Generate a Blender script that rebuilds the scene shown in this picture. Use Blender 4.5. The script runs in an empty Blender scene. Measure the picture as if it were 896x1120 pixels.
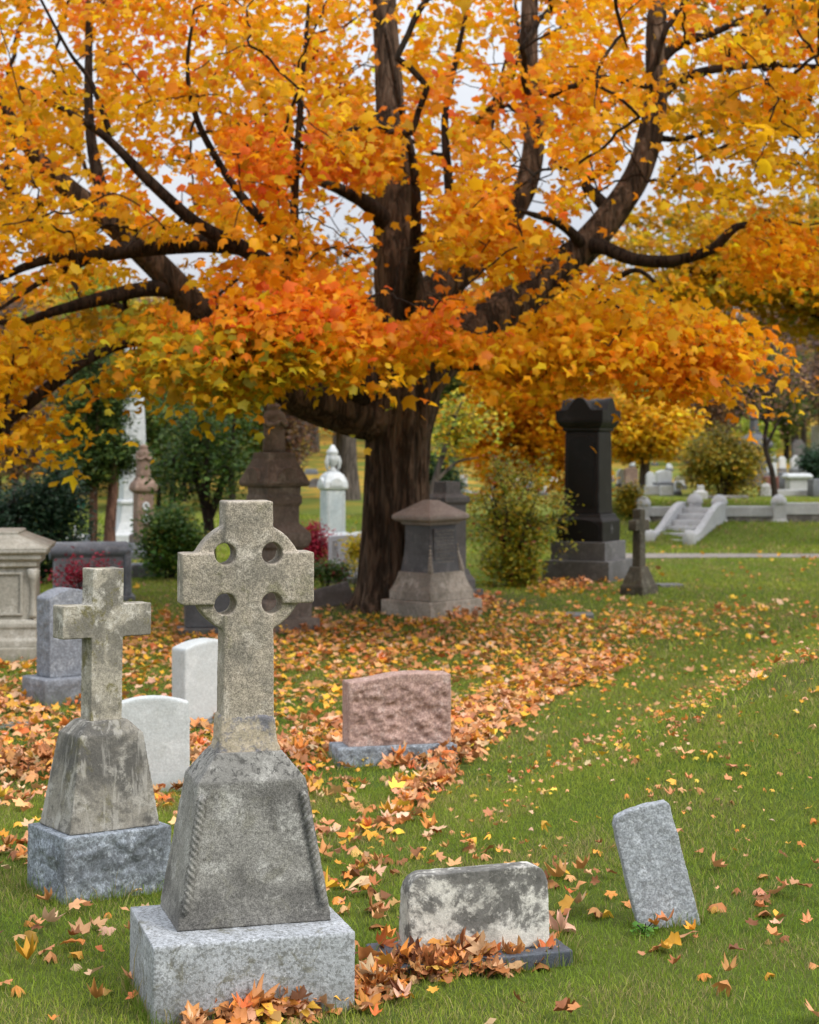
import bpy, bmesh, math, random
import numpy as np
from mathutils import Vector, Matrix, noise

# ------------------------------------------------------------------ basics
R = math.radians
random.seed(7)
rng = np.random.default_rng(7)
sc = bpy.context.scene
COL = sc.collection
F, HZ, CX, CZ = 2050.0, 490.0, 448.0, 2.2      # focal length and horizon in photo pixels, camera height in metres


def sst(a, b, x):
    t = np.clip((np.asarray(x, float) - a) / (b - a), 0, 1)
    return t * t * (3 - 2 * t)


def gz(x, y):
    """height of the lawn at x, y"""
    x = np.asarray(x, float); y = np.asarray(y, float)
    z = .45 * sst(41.6, 44.3, y) + .42 * sst(44.62, 45.0, y) * sst(4.4, 5.2, x)
    z = z + .9 * sst(46, 78, y) + 3.0 * sst(70, 130, y) + 15 * sst(120, 300, y)
    xl = -.15 + (y - 10.2) * .385                      # foot of the grassy bank, where the leaves drift up
    z = z + (.84 * sst(.0, 2.5, x - xl) + .08 * sst(0, .6, x - xl)) * sst(8.4, 13.5, y) * (1 - sst(22, 33, y))
    z = z + .05 * sst(-.5, 2.5, x) * (1 - sst(9, 14, y))
    z = z + .035 * np.sin(x * .9 + 1.3) * np.sin(y * .55 + .4) * (1 - sst(35, 39, y))
    z = z + .14 * np.exp(-(((x + .22) / 1.5) ** 2 + ((y - 26.6) / 1.5) ** 2))
    return z


def P(px, py, Y):
    return Vector(((px - CX) / F * Y, Y, CZ - (py - HZ) / F * Y))


_YS = np.concatenate([np.arange(6, 45, .01), np.arange(45, 400, .1)])


def G(px, py):
    """where the ground is seen at a photo pixel"""
    x = (px - CX) / F * _YS; z = CZ - (py - HZ) / F * _YS
    k = np.nonzero(z <= gz(x, _YS))[0]
    k = k[0] if len(k) else -1
    return Vector((x[k], _YS[k], float(gz(x[k], _YS[k]))))


def onY(px, Y):
    x = (px - CX) / F * Y
    return Vector((x, Y, float(gz(x, Y))))


# ------------------------------------------------------------------ materials
def new_mat(name):
    m = bpy.data.materials.new(name); m.use_nodes = True
    nt = m.node_tree; nt.nodes.clear()
    out = nt.nodes.new('ShaderNodeOutputMaterial')
    return m, nt, out


class NB:
    """small node builder"""
    def __init__(self, nt): self.nt = nt

    def n(self, t, **kw):
        nd = self.nt.nodes.new(t)
        for k, v in kw.items(): setattr(nd, k, v)
        return nd

    def link(self, a, b): self.nt.links.new(a, b)

    def coord(self, scale=(1, 1, 1), kind='Object', loc=(0, 0, 0)):
        tc = self.n('ShaderNodeTexCoord'); mp = self.n('ShaderNodeMapping')
        mp.inputs['Scale'].default_value = scale
        mp.inputs['Location'].default_value = loc
        self.link(tc.outputs[kind], mp.inputs['Vector'])
        return mp.outputs['Vector']

    def noise(self, vec, scale, detail=4, rough=.6, dist=0):
        t = self.n('ShaderNodeTexNoise')
        t.inputs['Scale'].default_value = scale; t.inputs['Detail'].default_value = detail
        t.inputs['Roughness'].default_value = rough; t.inputs['Distortion'].default_value = dist
        self.link(vec, t.inputs['Vector'])
        return t.outputs['Fac']

    def ramp(self, fac, a, b, va=0., vb=1.):
        mr = self.n('ShaderNodeMapRange', interpolation_type='SMOOTHSTEP')
        mr.inputs['From Min'].default_value = a; mr.inputs['From Max'].default_value = b
        mr.inputs['To Min'].default_value = va; mr.inputs['To Max'].default_value = vb
        self.link(fac, mr.inputs['Value'])
        return mr.outputs['Result']

    def mul(self, a, b, op='MULTIPLY'):
        m = self.n('ShaderNodeMath', operation=op)
        for i, v in enumerate((a, b)):
            if isinstance(v, (int, float)): m.inputs[i].default_value = v
            else: self.link(v, m.inputs[i])
        return m.outputs[0]

    def mix(self, fac, a, b, blend='MIX'):
        m = self.n('ShaderNodeMix', data_type='RGBA', blend_type=blend)
        if isinstance(fac, (int, float)): m.inputs[0].default_value = fac
        else: self.link(fac, m.inputs[0])
        for i, v in ((6, a), (7, b)):
            if isinstance(v, tuple): m.inputs[i].default_value = (*v, 1)
            else: self.link(v, m.inputs[i])
        return m.outputs[2]


def stone(name, base, dark, light, grain=.35, gscale=160, stain=.6, lichen=None, lich=.0, streak=.3, rough=.85,
          bump=.35, blotch=5., speck=None, spk=0., seed=0, damp=None, spec=.3, extra=None, hard=1.6):
    m, nt, out = new_mat(name); b = NB(nt)
    v = b.coord(loc=(seed * 3.1, seed * 1.7, seed * 2.3))
    vs = b.coord(scale=(9, 9, 1.1), loc=(seed, seed * 2, seed))
    n1 = b.noise(v, blotch * .45, 5, .65, .4)
    n2 = b.noise(v, blotch * 1.6, 6, .7, .2)
    n3 = b.noise(v, blotch * 5, 5, .75)
    c = b.mix(b.mul(b.ramp(n1, .52 - .14 / hard, .52 + .14 / hard), stain), base, dark)
    c = b.mix(b.mul(b.ramp(n2, .56 - .07 / hard, .56 + .14 / hard), .8), c, light)
    c = b.mix(b.mul(b.ramp(n3, .54 - .05 / hard, .54 + .16 / hard), .5 * stain + .1), c, dark)
    if streak:
        ns = b.noise(vs, 2.2, 4, .6)
        c = b.mix(b.mul(b.ramp(ns, .52, .75), streak), c, dark)
    if lichen:
        nl = b.noise(v, blotch * .9 + 1.7, 8, .78, .5)
        c = b.mix(b.mul(b.ramp(nl, .53, .64), lich), c, lichen)
    g = b.noise(v, gscale, 2, .6)
    g2 = b.noise(v, gscale * .42, 3, .7)
    gg = b.mix(b.ramp(g, .3, .7), (1 - grain,) * 3, (1 + grain * .7,) * 3)
    c = b.mix(1., c, gg, 'MULTIPLY')
    gg2 = b.mix(b.ramp(g2, .32, .68), (1 - grain * .6,) * 3, (1 + grain * .5,) * 3)
    c = b.mix(1., c, gg2, 'MULTIPLY')
    if speck:
        vo = b.n('ShaderNodeTexVoronoi'); vo.inputs['Scale'].default_value = gscale * .55
        b.link(v, vo.inputs['Vector'])
        wn = b.n('ShaderNodeSeparateColor'); b.link(vo.outputs['Color'], wn.inputs[0])
        c = b.mix(b.mul(b.ramp(wn.outputs[0], .62, .75), spk), c, speck)
    if damp:      # dark growth creeping up from the soil: a height in object space
        col, z0, z1, amt = damp
        sx = b.n('ShaderNodeSeparateXYZ'); b.link(v, sx.inputs[0])
        zz = b.mul(b.mul(sx.outputs[2], -seed * 2.3, 'ADD'), b.mul(n2, .25), 'ADD')
        c = b.mix(b.mul(b.ramp(zz, z0 + .12, z1 + .12, 1, 0), amt), c, col)
    if extra: c = extra(b, v, c)
    p = b.n('ShaderNodeBsdfPrincipled')
    b.link(c, p.inputs['Base Color'])
    p.inputs['Roughness'].default_value = rough
    p.inputs['Specular IOR Level'].default_value = spec
    bp = b.n('ShaderNodeBump'); bp.inputs['Strength'].default_value = bump; bp.inputs['Distance'].default_value = .006
    hh = b.mul(b.mul(g, .5), b.mul(n3, 1.2), 'ADD')
    b.link(hh, bp.inputs['Height']); b.link(bp.outputs[0], p.inputs['Normal'])
    b.link(p.outputs[0], out.inputs[0])
    return m


def leaf_mat(name, transl=.45, rough=.5, spec=.25):
    m, nt, out = new_mat(name); b = NB(nt)
    at = b.n('ShaderNodeAttribute', attribute_name='col')
    p = b.n('ShaderNodeBsdfPrincipled'); b.link(at.outputs['Color'], p.inputs['Base Color'])
    p.inputs['Roughness'].default_value = rough; p.inputs['Specular IOR Level'].default_value = spec
    t = b.n('ShaderNodeBsdfTranslucent'); b.link(at.outputs['Color'], t.inputs[0])
    mx = b.n('ShaderNodeMixShader'); mx.inputs[0].default_value = transl
    b.link(p.outputs[0], mx.inputs[1]); b.link(t.outputs[0], mx.inputs[2]); b.link(mx.outputs[0], out.inputs[0])
    return m


def bark_mat(name, a, c, lich=(.12, .12, .08), sc_=1., lv=.3, bump=.9, plate=.35):
    m, nt, out = new_mat(name); b = NB(nt)
    v = b.coord(scale=(11 * sc_, 11 * sc_, 1.6 * sc_)); v2 = b.coord()
    n1 = b.noise(v, 1., 6, .65, .8); n2 = b.noise(v, 3.1, 4, .7); n3 = b.noise(v2, 1.6, 4, .6)
    nd = b.n('ShaderNodeTexNoise'); nd.inputs['Scale'].default_value = .9; nd.inputs['Detail'].default_value = 4; b.link(v, nd.inputs['Vector'])
    ad = b.n('ShaderNodeVectorMath', operation='MULTIPLY_ADD'); b.link(nd.outputs['Color'], ad.inputs[0]); ad.inputs[1].default_value = (1.3, 1.3, 1.3); b.link(v, ad.inputs[2])
    vo = b.n('ShaderNodeTexVoronoi', feature='DISTANCE_TO_EDGE'); vo.inputs['Scale'].default_value = 1.15; b.link(ad.outputs[0], vo.inputs['Vector'])
    n4 = b.noise(v2, 3.5, 3, .6)
    pl_ = b.ramp(vo.outputs['Distance'], .0, .30, 1 - plate, 1.)
    h = b.mul(b.mul(pl_, b.ramp(n1, .41, .57, .1, 1.)), b.mul(b.mul(n2, .45), b.mul(n4, .2), 'ADD'), 'ADD')
    col = b.mix(b.ramp(h, .15, 1.1), a, c)
    col = b.mix(b.mul(b.ramp(n3, .55, .72), lv), col, lich)
    p = b.n('ShaderNodeBsdfPrincipled'); b.link(col, p.inputs['Base Color'])
    p.inputs['Roughness'].default_value = .9; p.inputs['Specular IOR Level'].default_value = .15
    bp = b.n('ShaderNodeBump'); bp.inputs['Strength'].default_value = bump; bp.inputs['Distance'].default_value = .05
    b.link(h, bp.inputs['Height']); b.link(bp.outputs[0], p.inputs['Normal']); b.link(p.outputs[0], out.inputs[0])
    return m


# ------------------------------------------------------------------ objects
def tag(o, label=None, cat=None, group=None, kind=None):
    if label: o['label'] = label
    if cat: o['category'] = cat
    if group: o['group'] = group
    if kind: o['kind'] = kind
    return o


def thing(name, label, cat, loc, yaw=0, group=None, tilt=(0, 0)):
    o = bpy.data.objects.new(name, None); COL.objects.link(o)
    o.empty_display_size = .1
    o.location = loc
    o.rotation_euler = (R(tilt[0]), R(tilt[1]), R(yaw))
    return tag(o, label, cat, group)


def link_mesh(name, me, mat, parent=None, smooth=False):
    o = bpy.data.objects.new(name, me); COL.objects.link(o)
    if mat and not me.materials: me.materials.append(mat)
    if parent: o.parent = parent
    if smooth:
        me.polygons.foreach_set('use_smooth', np.ones(len(me.polygons), bool))
    return o


def obj(name, bm, mat, parent=None, smooth=False, bevel=0., seg=2):
    if bevel:
        bmesh.ops.remove_doubles(bm, verts=bm.verts, dist=1e-5)
        ed = [e for e in bm.edges if len(e.link_faces) == 2 and e.calc_face_angle(0) > .35]
        bmesh.ops.bevel(bm, geom=ed, offset=bevel, segments=seg, profile=.5, affect='EDGES', clamp_overlap=True)
    bmesh.ops.recalc_face_normals(bm, faces=bm.faces)
    me = bpy.data.meshes.new(name); bm.to_mesh(me); bm.free()
    return link_mesh(name, me, mat, parent, smooth)


def worn(o, voxel=.012, amp=.003, sc_=14., mask=None, rock=0., rsc=16., smooth=1, nsm=.3, rockf=None):
    """join what overlaps into one weathered stone skin: chipped, softened edges and an uneven face"""
    md = o.modifiers.new('r', 'REMESH'); md.mode = 'VOXEL'; md.voxel_size = voxel
    if smooth:
        ms = o.modifiers.new('s', 'SMOOTH'); ms.factor = nsm; ms.iterations = smooth
    dg = bpy.context.evaluated_depsgraph_get()
    me = bpy.data.meshes.new_from_object(o.evaluated_get(dg))
    o.modifiers.clear()
    old = o.data; mats = list(old.materials); o.data = me
    me.name = old.name
    bpy.data.meshes.remove(old)
    me.materials.clear()
    for m in mats: me.materials.append(m)
    n = len(me.vertices)
    co = np.empty(n * 3); me.vertices.foreach_get('co', co); co = co.reshape(-1, 3)
    no = np.empty(n * 3); me.vertex_normals.foreach_get('vector', no); no = no.reshape(-1, 3)
    d = np.empty(n)
    sd = random.random() * 50
    for i in range(n):
        c = co[i]
        q = Vector((c[0] + sd, c[1], c[2]))
        v = noise.noise(q * sc_) + .6 * noise.noise(q * sc_ * 2.7)
        a = amp * v
        if rock:
            k = rockf(c, no[i]) if rockf else 1.
            if k > 0:
                a += rock * k * (noise.fractal(q * rsc, .9, 2.1, 4) * .7 + abs(noise.noise(q * rsc * .6)) - .25)
        d[i] = a
    co += no * d[:, None]
    me.vertices.foreach_set('co', co.ravel()); me.update()
    me.polygons.foreach_set('use_smooth', np.ones(len(me.polygons), bool))
    return o


def add_frustum(bm, w0, d0, w1, d1, z0, z1, c=(0, 0), c1=None):
    c1 = c1 or c
    vs = []
    for (w, d, z, cc) in ((w0, d0, z0, c), (w1, d1, z1, c1)):
        for sx, sy in ((-1, -1), (1, -1), (1, 1), (-1, 1)):
            vs.append(bm.verts.new((cc[0] + sx * w / 2, cc[1] + sy * d / 2, z)))
    bm.faces.new(vs[3::-1]); bm.faces.new(vs[4:])
    for i in range(4):
        j = (i + 1) % 4
        bm.faces.new((vs[i], vs[j], vs[4 + j], vs[4 + i]))
    return bm


def box(w, d, z0, z1, c=(0, 0)):
    return add_frustum(bmesh.new(), w, d, w, d, z0, z1, c)


def frustum(w0, d0, w1, d1, z0, z1):
    return add_frustum(bmesh.new(), w0, d0, w1, d1, z0, z1)


def add_prism(bm, prof, y0, y1):
    a = [bm.verts.new((x, y0, z)) for x, z in prof]
    c = [bm.verts.new((x, y1, z)) for x, z in prof]
    n = len(prof)
    bm.faces.new(a); bm.faces.new(c[::-1])
    for i in range(n):
        j = (i + 1) % n
        bm.faces.new((a[j], a[i], c[i], c[j]))
    return bm


def prism(prof, y0, y1): return add_prism(bmesh.new(), prof, y0, y1)


def loft(prof, asp=1., c=(0, 0), bm=None):
    """rectangular stack: prof = [(half width, z), ...]; depth = asp * width"""
    bm = bm or bmesh.new(); rings = []
    for h, z in prof:
        rings.append([bm.verts.new((c[0] + sx * h, c[1] + sy * h * asp, z)) for sx, sy in ((-1, -1), (1, -1), (1, 1), (-1, 1))])
    bm.faces.new(rings[0][::-1]); bm.faces.new(rings[-1])
    for a, b_ in zip(rings, rings[1:]):
        for i in range(4):
            j = (i + 1) % 4
            bm.faces.new((a[i], a[j], b_[j], b_[i]))
    return bm


def lathe(prof, seg=20, c=(0, 0), bm=None, squash=1.):
    bm = bm or bmesh.new(); rings = []
    for r, z in prof:
        rings.append([bm.verts.new((c[0] + r * math.cos(2 * math.pi * k / seg), c[1] + squash * r * math.sin(2 * math.pi * k / seg), z)) for k in range(seg)])
    bm.faces.new(rings[0][::-1]); bm.faces.new(rings[-1])
    for a, b_ in zip(rings, rings[1:]):
        for i in range(seg):
            j = (i + 1) % seg
            bm.faces.new((a[i], a[j], b_[j], b_[i]))
    return bm


def arch_profile(w, h, rise, n=14, base=-.12, shoulder=0.):
    """headstone face with a bowed top"""
    pr = [(-w / 2, base), (w / 2, base), (w / 2, h - rise)]
    for k in range(1, n):
        t = 1 - 2 * k / n
        pr.append((t * w / 2, h - rise + rise * (1 - t * t)))
    pr.append((-w / 2, h - rise))
    return pr


# ------------------------------------------------------------------ array meshes (leaves, grass, limbs)
def mesh_tris(name, V, T, colr=None):
    me = bpy.data.meshes.new(name)
    V = np.ascontiguousarray(V, np.float32); T = np.ascontiguousarray(T, np.int32)
    me.vertices.add(len(V)); me.vertices.foreach_set('co', V.ravel())
    me.loops.add(T.size); me.loops.foreach_set('vertex_index', T.ravel())
    me.polygons.add(len(T))
    me.polygons.foreach_set('loop_start', np.arange(0, T.size, T.shape[1], dtype=np.int32))
    me.polygons.foreach_set('loop_total', np.full(len(T), T.shape[1], np.int32))
    if colr is not None:
        a = me.attributes.new('col', 'FLOAT_COLOR', 'POINT')
        c4 = np.ones((len(V), 4), np.float32); c4[:, :3] = colr
        a.data.foreach_set('color', c4.ravel())
    me.update(calc_edges=True)
    return me


def maple_template(curl=.15, fold=.1, n=10, droop=.1):
    """a lobed leaf around the origin of its blade, stem end at -y; length about 1"""
    pts = [(-90, .38), (-42, .46), (-14, .36), (20, .54), (52, .36), (90, .60), (128, .36), (160, .54), (194, .36), (222, .46)]
    if n > 10:
        pts = [(-90, .32), (-62, .37), (-40, .46), (-26, .38), (-12, .31), (4, .44), (18, .56), (30, .46), (38, .47), (50, .30), (66, .42),
               (74, .47), (90, .63), (106, .47), (114, .42), (130, .30), (142, .47), (150, .46), (162, .56), (176, .44), (192, .31), (206, .38), (220, .46), (242, .37)]
    V = [(0, 0, 0)]
    for a, r in pts:
        x, y = r * math.cos(R(a)), r * math.sin(R(a))
        z = -curl * (x * x + y * y) * 2 + fold * abs(x) - droop * max(0, y) * y
        V.append((x, y, z))
    if n > 10:
        V = [(x, y, z + .07 * math.sin(9 * x + 4 * y) * (abs(x) + abs(y)) * 2) for x, y, z in V]
    m = len(pts)
    T = [(0, 1 + i, 1 + (i + 1) % m) for i in range(m)]
    return np.array(V), np.array(T)


def oval_template(w=.55, bend=.12):
    V = np.array([(0, -.5, 0), (w * .5, -.1, bend), (w * .38, .25, bend * .6), (0, .5, -bend), (-w * .38, .25, bend * .6), (-w * .5, -.1, bend)])
    return V, np.array([(0, 1, 5), (1, 2, 5), (2, 4, 5), (2, 3, 4)])


def frames(nrm, yaw):
    """rotation matrices whose z column is nrm and whose y column turns with yaw"""
    nrm = nrm / np.linalg.norm(nrm, axis=1, keepdims=True)
    ref = np.stack([np.cos(yaw), np.sin(yaw), np.zeros_like(yaw)], 1)
    yv = ref - (ref * nrm).sum(1, keepdims=True) * nrm
    yv /= np.linalg.norm(yv, axis=1, keepdims=True) + 1e-9
    xv = np.cross(yv, nrm)
    return np.stack([xv, yv, nrm], 2)


def leaves_mesh(name, pos, nrm, yaw, size, colr, templates):
    n = len(pos); M = frames(nrm, yaw)
    which = rng.integers(0, len(templates), n)
    Vs, Ts, Cs = [], [], []; off = 0
    for k, (tv, tt) in enumerate(templates):
        idx = np.where(which == k)[0]
        if not len(idx): continue
        sv = tv[None] * size[idx, None, None]
        sv = sv * np.stack([rng.uniform(.8, 1.15, len(idx)), np.ones(len(idx)), rng.uniform(.4, 2.0, len(idx))], 1)[:, None, :]
        v = pos[idx, None, :] + np.einsum('nij,nkj->nki', M[idx], sv)
        nv = len(tv)
        t = tt[None] + (np.arange(len(idx)) * nv)[:, None, None] + off
        Vs.append(v.reshape(-1, 3)); Ts.append(t.reshape(-1, 3)); Cs.append(np.repeat(colr[idx], nv, 0))
        off += len(idx) * nv
    return mesh_tris(name, np.concatenate(Vs), np.concatenate(Ts), np.concatenate(Cs))


def pick(palette, n, jitter=.16):
    """palette = [(weight, rgb)]"""
    w = np.array([p[0] for p in palette], float); w /= w.sum()
    c = np.array([p[1] for p in palette])[rng.choice(len(palette), n, p=w)]
    return np.clip(c * np.exp(rng.normal(0, jitter, (n, 1))) * (1 + rng.normal(0, jitter * .35, (n, 3))), 0.001, .95)


class Tubes:
    def __init__(self): self.V, self.T, self.n = [], [], 0

    def add(self, pts, rad, seg=8, rough=0., flare=None):
        pts = np.asarray(pts, float); rad = np.asarray(rad, float)
        tan = np.gradient(pts, axis=0); tan /= np.linalg.norm(tan, axis=1, keepdims=True) + 1e-9
        ref = np.array([0, 1., 0]) if abs(tan[0][1]) < .8 else np.array([1., 0, 0])
        V = []
        ang = np.arange(seg) * 2 * math.pi / seg
        a = np.cross(tan[0], ref); a /= np.linalg.norm(a)
        for i in range(len(pts)):
            a = a - tan[i] * a.dot(tan[i]); a /= np.linalg.norm(a) + 1e-9
            b = np.cross(tan[i], a)
            r = np.full(seg, rad[i])
            if rough:
                for k in range(seg):
                    q = Vector((math.cos(ang[k]) * 2.2 + rad[0] * 9, math.sin(ang[k]) * 2.2, i * .13))
                    r[k] *= 1 + rough * (noise.noise(q) + .5 * noise.noise(q * 2.6))
            if flare: r = flare(i, ang, r)
            V.append(pts[i] + (np.cos(ang) * r)[:, None] * a + (np.sin(ang) * r)[:, None] * b)
        V.append(pts[-1:] + tan[-1:] * rad[-1] * .8)
        n = len(pts)
        T = []
        for i in range(n - 1):
            for k in range(seg):
                l = (k + 1) % seg
                p0, p1, q0, q1 = i * seg + k, i * seg + l, (i + 1) * seg + k, (i + 1) * seg + l
                T.append((p0, p1, q1)); T.append((p0, q1, q0))
        for k in range(seg): T.append(((n - 1) * seg + k, (n - 1) * seg + (k + 1) % seg, n * seg))
        self.V.append(np.concatenate(V)); self.T.append(np.array(T) + self.n); self.n += n * seg + 1

    def build(self, name, mat, parent=None):
        me = mesh_tris(name, np.concatenate(self.V), np.concatenate(self.T))
        return link_mesh(name, me, mat, parent, True)


def spline(ctrl, per=6):
    """Catmull-Rom through rows of (x, y, z, r)"""
    c = np.asarray(ctrl, float); c = np.vstack([2 * c[0] - c[1], c, 2 * c[-1] - c[-2]])
    o = []
    for i in range(1, len(c) - 2):
        for t in np.arange(per) / per:
            a, b, d, e = c[i - 1], c[i], c[i + 1], c[i + 2]
            o.append(.5 * (2 * b + (d - a) * t + (2 * a - 5 * b + 4 * d - e) * t * t + (3 * b - a - 3 * d + e) * t ** 3))
    o.append(c[-2]); o = np.array(o); o[:, 3] = np.maximum(o[:, 3], .003)
    return o

# ------------------------------------------------------------------ stones near the camera
OLIVE = (.13, .12, .045)


def shoulder(b, v, c):      # black crust and white bloom on the sloping shoulder of the pedestal
    sx = b.n('ShaderNodeSeparateXYZ'); tc = b.n('ShaderNodeTexCoord'); b.link(tc.outputs['Object'], sx.inputs[0])
    zz = b.ramp(sx.outputs[2], .855, .885)
    na = b.noise(v, 26, 5, .75, .6); nb_ = b.noise(v, 60, 3, .6)
    c2 = b.mix(b.mul(zz, .35), c, (.36, .35, .32))
    return b.mix(b.mul(zz, b.ramp(b.mul(na, b.mul(nb_, .35), 'ADD'), .66, .80)), c2, (.085, .082, .075))


def black_runs(b, v, c):    # soot-black growth over pale marble, cleaner towards the foot and the rim
    na = b.noise(v, 5.5, 7, .72, .35); nb_ = b.noise(v, 26, 5, .75)
    sx = b.n('ShaderNodeSeparateXYZ'); tc = b.n('ShaderNodeTexCoord'); b.link(tc.outputs['Object'], sx.inputs[0])
    h = b.mul(b.mul(na, .75), b.mul(nb_, .35), 'ADD')
    h = b.mul(h, b.mul(b.ramp(sx.outputs[2], .06, .20), .16), 'ADD')
    dk = b.mix(b.ramp(nb_, .4, .65), (.045, .044, .04), (.13, .125, .115))
    return b.mix(b.mul(b.ramp(h, .655, .77), .9), c, dk)


def pale_runs(b, v, c):     # white runs down the block, olive growth between them
    vs = b.coord(scale=(14, 14, 1.6), loc=(3, 1, 2)); na = b.noise(vs, 1.6, 5, .6, .3)
    nb_ = b.noise(v, 11, 6, .7)
    c = b.mix(b.mul(b.ramp(na, .55, .64), .5), c, (.44, .42, .375))
    return b.mix(b.mul(b.ramp(nb_, .56, .66), .55), c, (.075, .07, .06))


S_CELT = stone('celtic_limestone', (.40, .345, .27), (.18, .165, .135), (.52, .465, .39), grain=.42, gscale=210, stain=.75, lichen=(.19, .175, .10), lich=.65, streak=.2, bump=.7, blotch=5, seed=1)
S_PED = stone('pedestal_limestone', (.265, .255, .23), (.105, .10, .092), (.39, .38, .35), grain=.40, gscale=190, stain=.8, lichen=(.17, .16, .11), lich=.35, streak=.5, bump=.6, blotch=4.2, seed=2, extra=shoulder)
S_MORTAR = stone('mortar_patch', (.42, .355, .26), (.19, .185, .20), (.46, .40, .31), grain=.2, stain=1., lichen=(.13, .105, .04), lich=.5, bump=.6, blotch=11, seed=3, hard=3.)
S_GRAN = stone('speckled_granite', (.43, .45, .475), (.27, .28, .285), (.54, .56, .58), grain=.26, gscale=190, stain=.5, lichen=(.15, .14, .085), lich=.75, streak=.2, bump=.45, blotch=6, speck=(.10, .10, .09), spk=.5, seed=4, damp=((.13, .13, .11), .0, .2, .4))
S_SMALL = stone('small_cross_limestone', (.40, .365, .29), (.15, .14, .115), (.55, .52, .45), grain=.3, gscale=190, stain=.85, lichen=(.17, .15, .06), lich=.9, streak=.35, bump=.5, blotch=5.5, seed=5, hard=2.2)
S_SPED = stone('small_pedestal_limestone', (.27, .25, .21), (.10, .095, .085), (.40, .38, .335), grain=.2, gscale=190, stain=.95, lichen=(.15, .135, .06), lich=.55, streak=.4, bump=.5, blotch=4.2, seed=6, hard=2., extra=pale_runs)
S_ROCK = stone('rock_faced_granite', (.30, .335, .375), (.10, .11, .12), (.42, .46, .50), grain=.34, gscale=110, stain=.7, streak=.15, bump=.7, blotch=7, speck=(.08, .085, .09), spk=.5, seed=7)
S_WHITE = stone('white_marble', (.50, .525, .52), (.39, .41, .40), (.58, .60, .595), grain=.12, gscale=110, stain=.35, lichen=(.34, .35, .29), lich=.18, streak=.25, rough=.6, bump=.2, blotch=4, seed=8, damp=((.20, .20, .15), -.05, .12, .7))
S_GREY = stone('grey_granite', (.24, .255, .285), (.15, .16, .18), (.33, .345, .37), grain=.28, gscale=100, stain=.5, streak=.3, bump=.4, blotch=4, speck=(.11, .115, .13), spk=.4, seed=9, damp=((.09, .09, .075), .02, .22, .6))
S_PINK = stone('pink_granite', (.44, .295, .245), (.30, .19, .155), (.52, .39, .34), grain=.34, gscale=90, stain=.5, streak=.0, bump=.7, blotch=8, speck=(.16, .09, .08), spk=.35, seed=10)
S_STAIN = stone('black_stained_marble', (.62, .60, .54), (.30, .29, .26), (.68, .66, .61), grain=.16, gscale=190, stain=.6, streak=.3, rough=.75, bump=.4, blotch=4.6, seed=11, extra=black_runs)
S_SLATE = stone('dark_slate_plinth', (.085, .095, .115), (.045, .05, .06), (.13, .145, .17), grain=.25, stain=.5, bump=.3, seed=12, rough=.55)
S_LEAN = stone('leaning_granite', (.37, .395, .42), (.26, .275, .29), (.46, .485, .51), grain=.34, gscale=120, stain=.4, lichen=(.18, .18, .14), lich=.25, streak=.1, bump=.6, blotch=7, speck=(.16, .165, .17), spk=.45, seed=13)
S_SAND = stone('pale_sandstone', (.40, .375, .32), (.21, .195, .155), (.50, .475, .42), grain=.15, gscale=60, stain=.5, streak=.45, bump=.25, blotch=2.4, seed=14, damp=((.20, .19, .13), .0, .3, .5))

# the tall ringed cross
t = thing('celtic_cross', 'tall limestone cross with a ring of four round holes on a rope-edged pedestal', 'grave cross', (-.686, 7.568, 0), 16.8, tilt=(1.2, 0))
o = obj('granite_base', box(.80, .61, -.12, .30), S_GRAN, t)
worn(o, .0075, .0016, 22)
sx, sy = .036, .085
bm = bmesh.new()
add_frustum(bm, .625, .42, .60, .405, .302, .345, (sx, sy))
add_frustum(bm, .622, .418, .44, .30, .325, .868, (sx, sy))
add_frustum(bm, .44, .30, .29, .20, .866, .962, (sx, sy))
add_frustum(bm, .29, .2, .27, .19, .95, .975, (sx, sy))
ped = worn(obj('pedestal', bm, S_PED, t), .0055, .0015, 20)
for side in (-1, 1):
    tb = []; n = 150; seg = 16
    bm = bmesh.new(); rings = []
    for i in range(n):
        f = i / (n - 1); z = .365 + .46 * f
        k = (z - .325) / (.868 - .325)
        w = .622 + (.44 - .622) * k; d = .418 + (.30 - .418) * k
        cx, cy = sx + side * (w / 2 - .024), sy - d / 2 - .006
        e = min(1, 18 * min(f, 1 - f) + .35)
        ring = []
        for s in range(seg):
            a = 2 * math.pi * s / seg
            r = .0165 * e * (1 + .42 * abs(math.sin(1.5 * (a * side - z * 82))) - .28)
            ring.append(bm.verts.new((cx + r * math.cos(a), cy + r * math.sin(a), z)))
        rings.append(ring)
    bm.faces.new(rings[0][::-1]); bm.faces.new(rings[-1])
    for a_, b_ in zip(rings, rings[1:]):
        for s in range(seg): bm.faces.new((a_[s], a_[(s + 1) % seg], b_[(s + 1) % seg], b_[s]))
    obj('rope_moulding', bm, S_PED, ped, True)
zc, cw, ch, cd = 1.672, .198, .207, .135
bm = bmesh.new()
add_prism(bm, [(sx - .108, .99), (sx + .108, .99), (sx + .1005, zc - .1), (sx + .099, 1.985), (sx - .099, 1.985), (sx - .1005, zc - .1)], sy - cd / 2, sy + cd / 2)
add_prism(bm, [(sx - .27, zc - .103), (sx + .27, zc - .103), (sx + .27, zc + .104), (sx - .27, zc + .104)], sy - cd / 2, sy + cd / 2)
add_prism(bm, [(sx + .232 * math.cos(2 * math.pi * k / 64), zc + .232 * math.sin(2 * math.pi * k / 64)) for k in range(64)], sy - cd * .36, sy + cd * .36)
cross = obj('ringed_cross', bm, S_CELT, t)
cut = bmesh.new()
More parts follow.
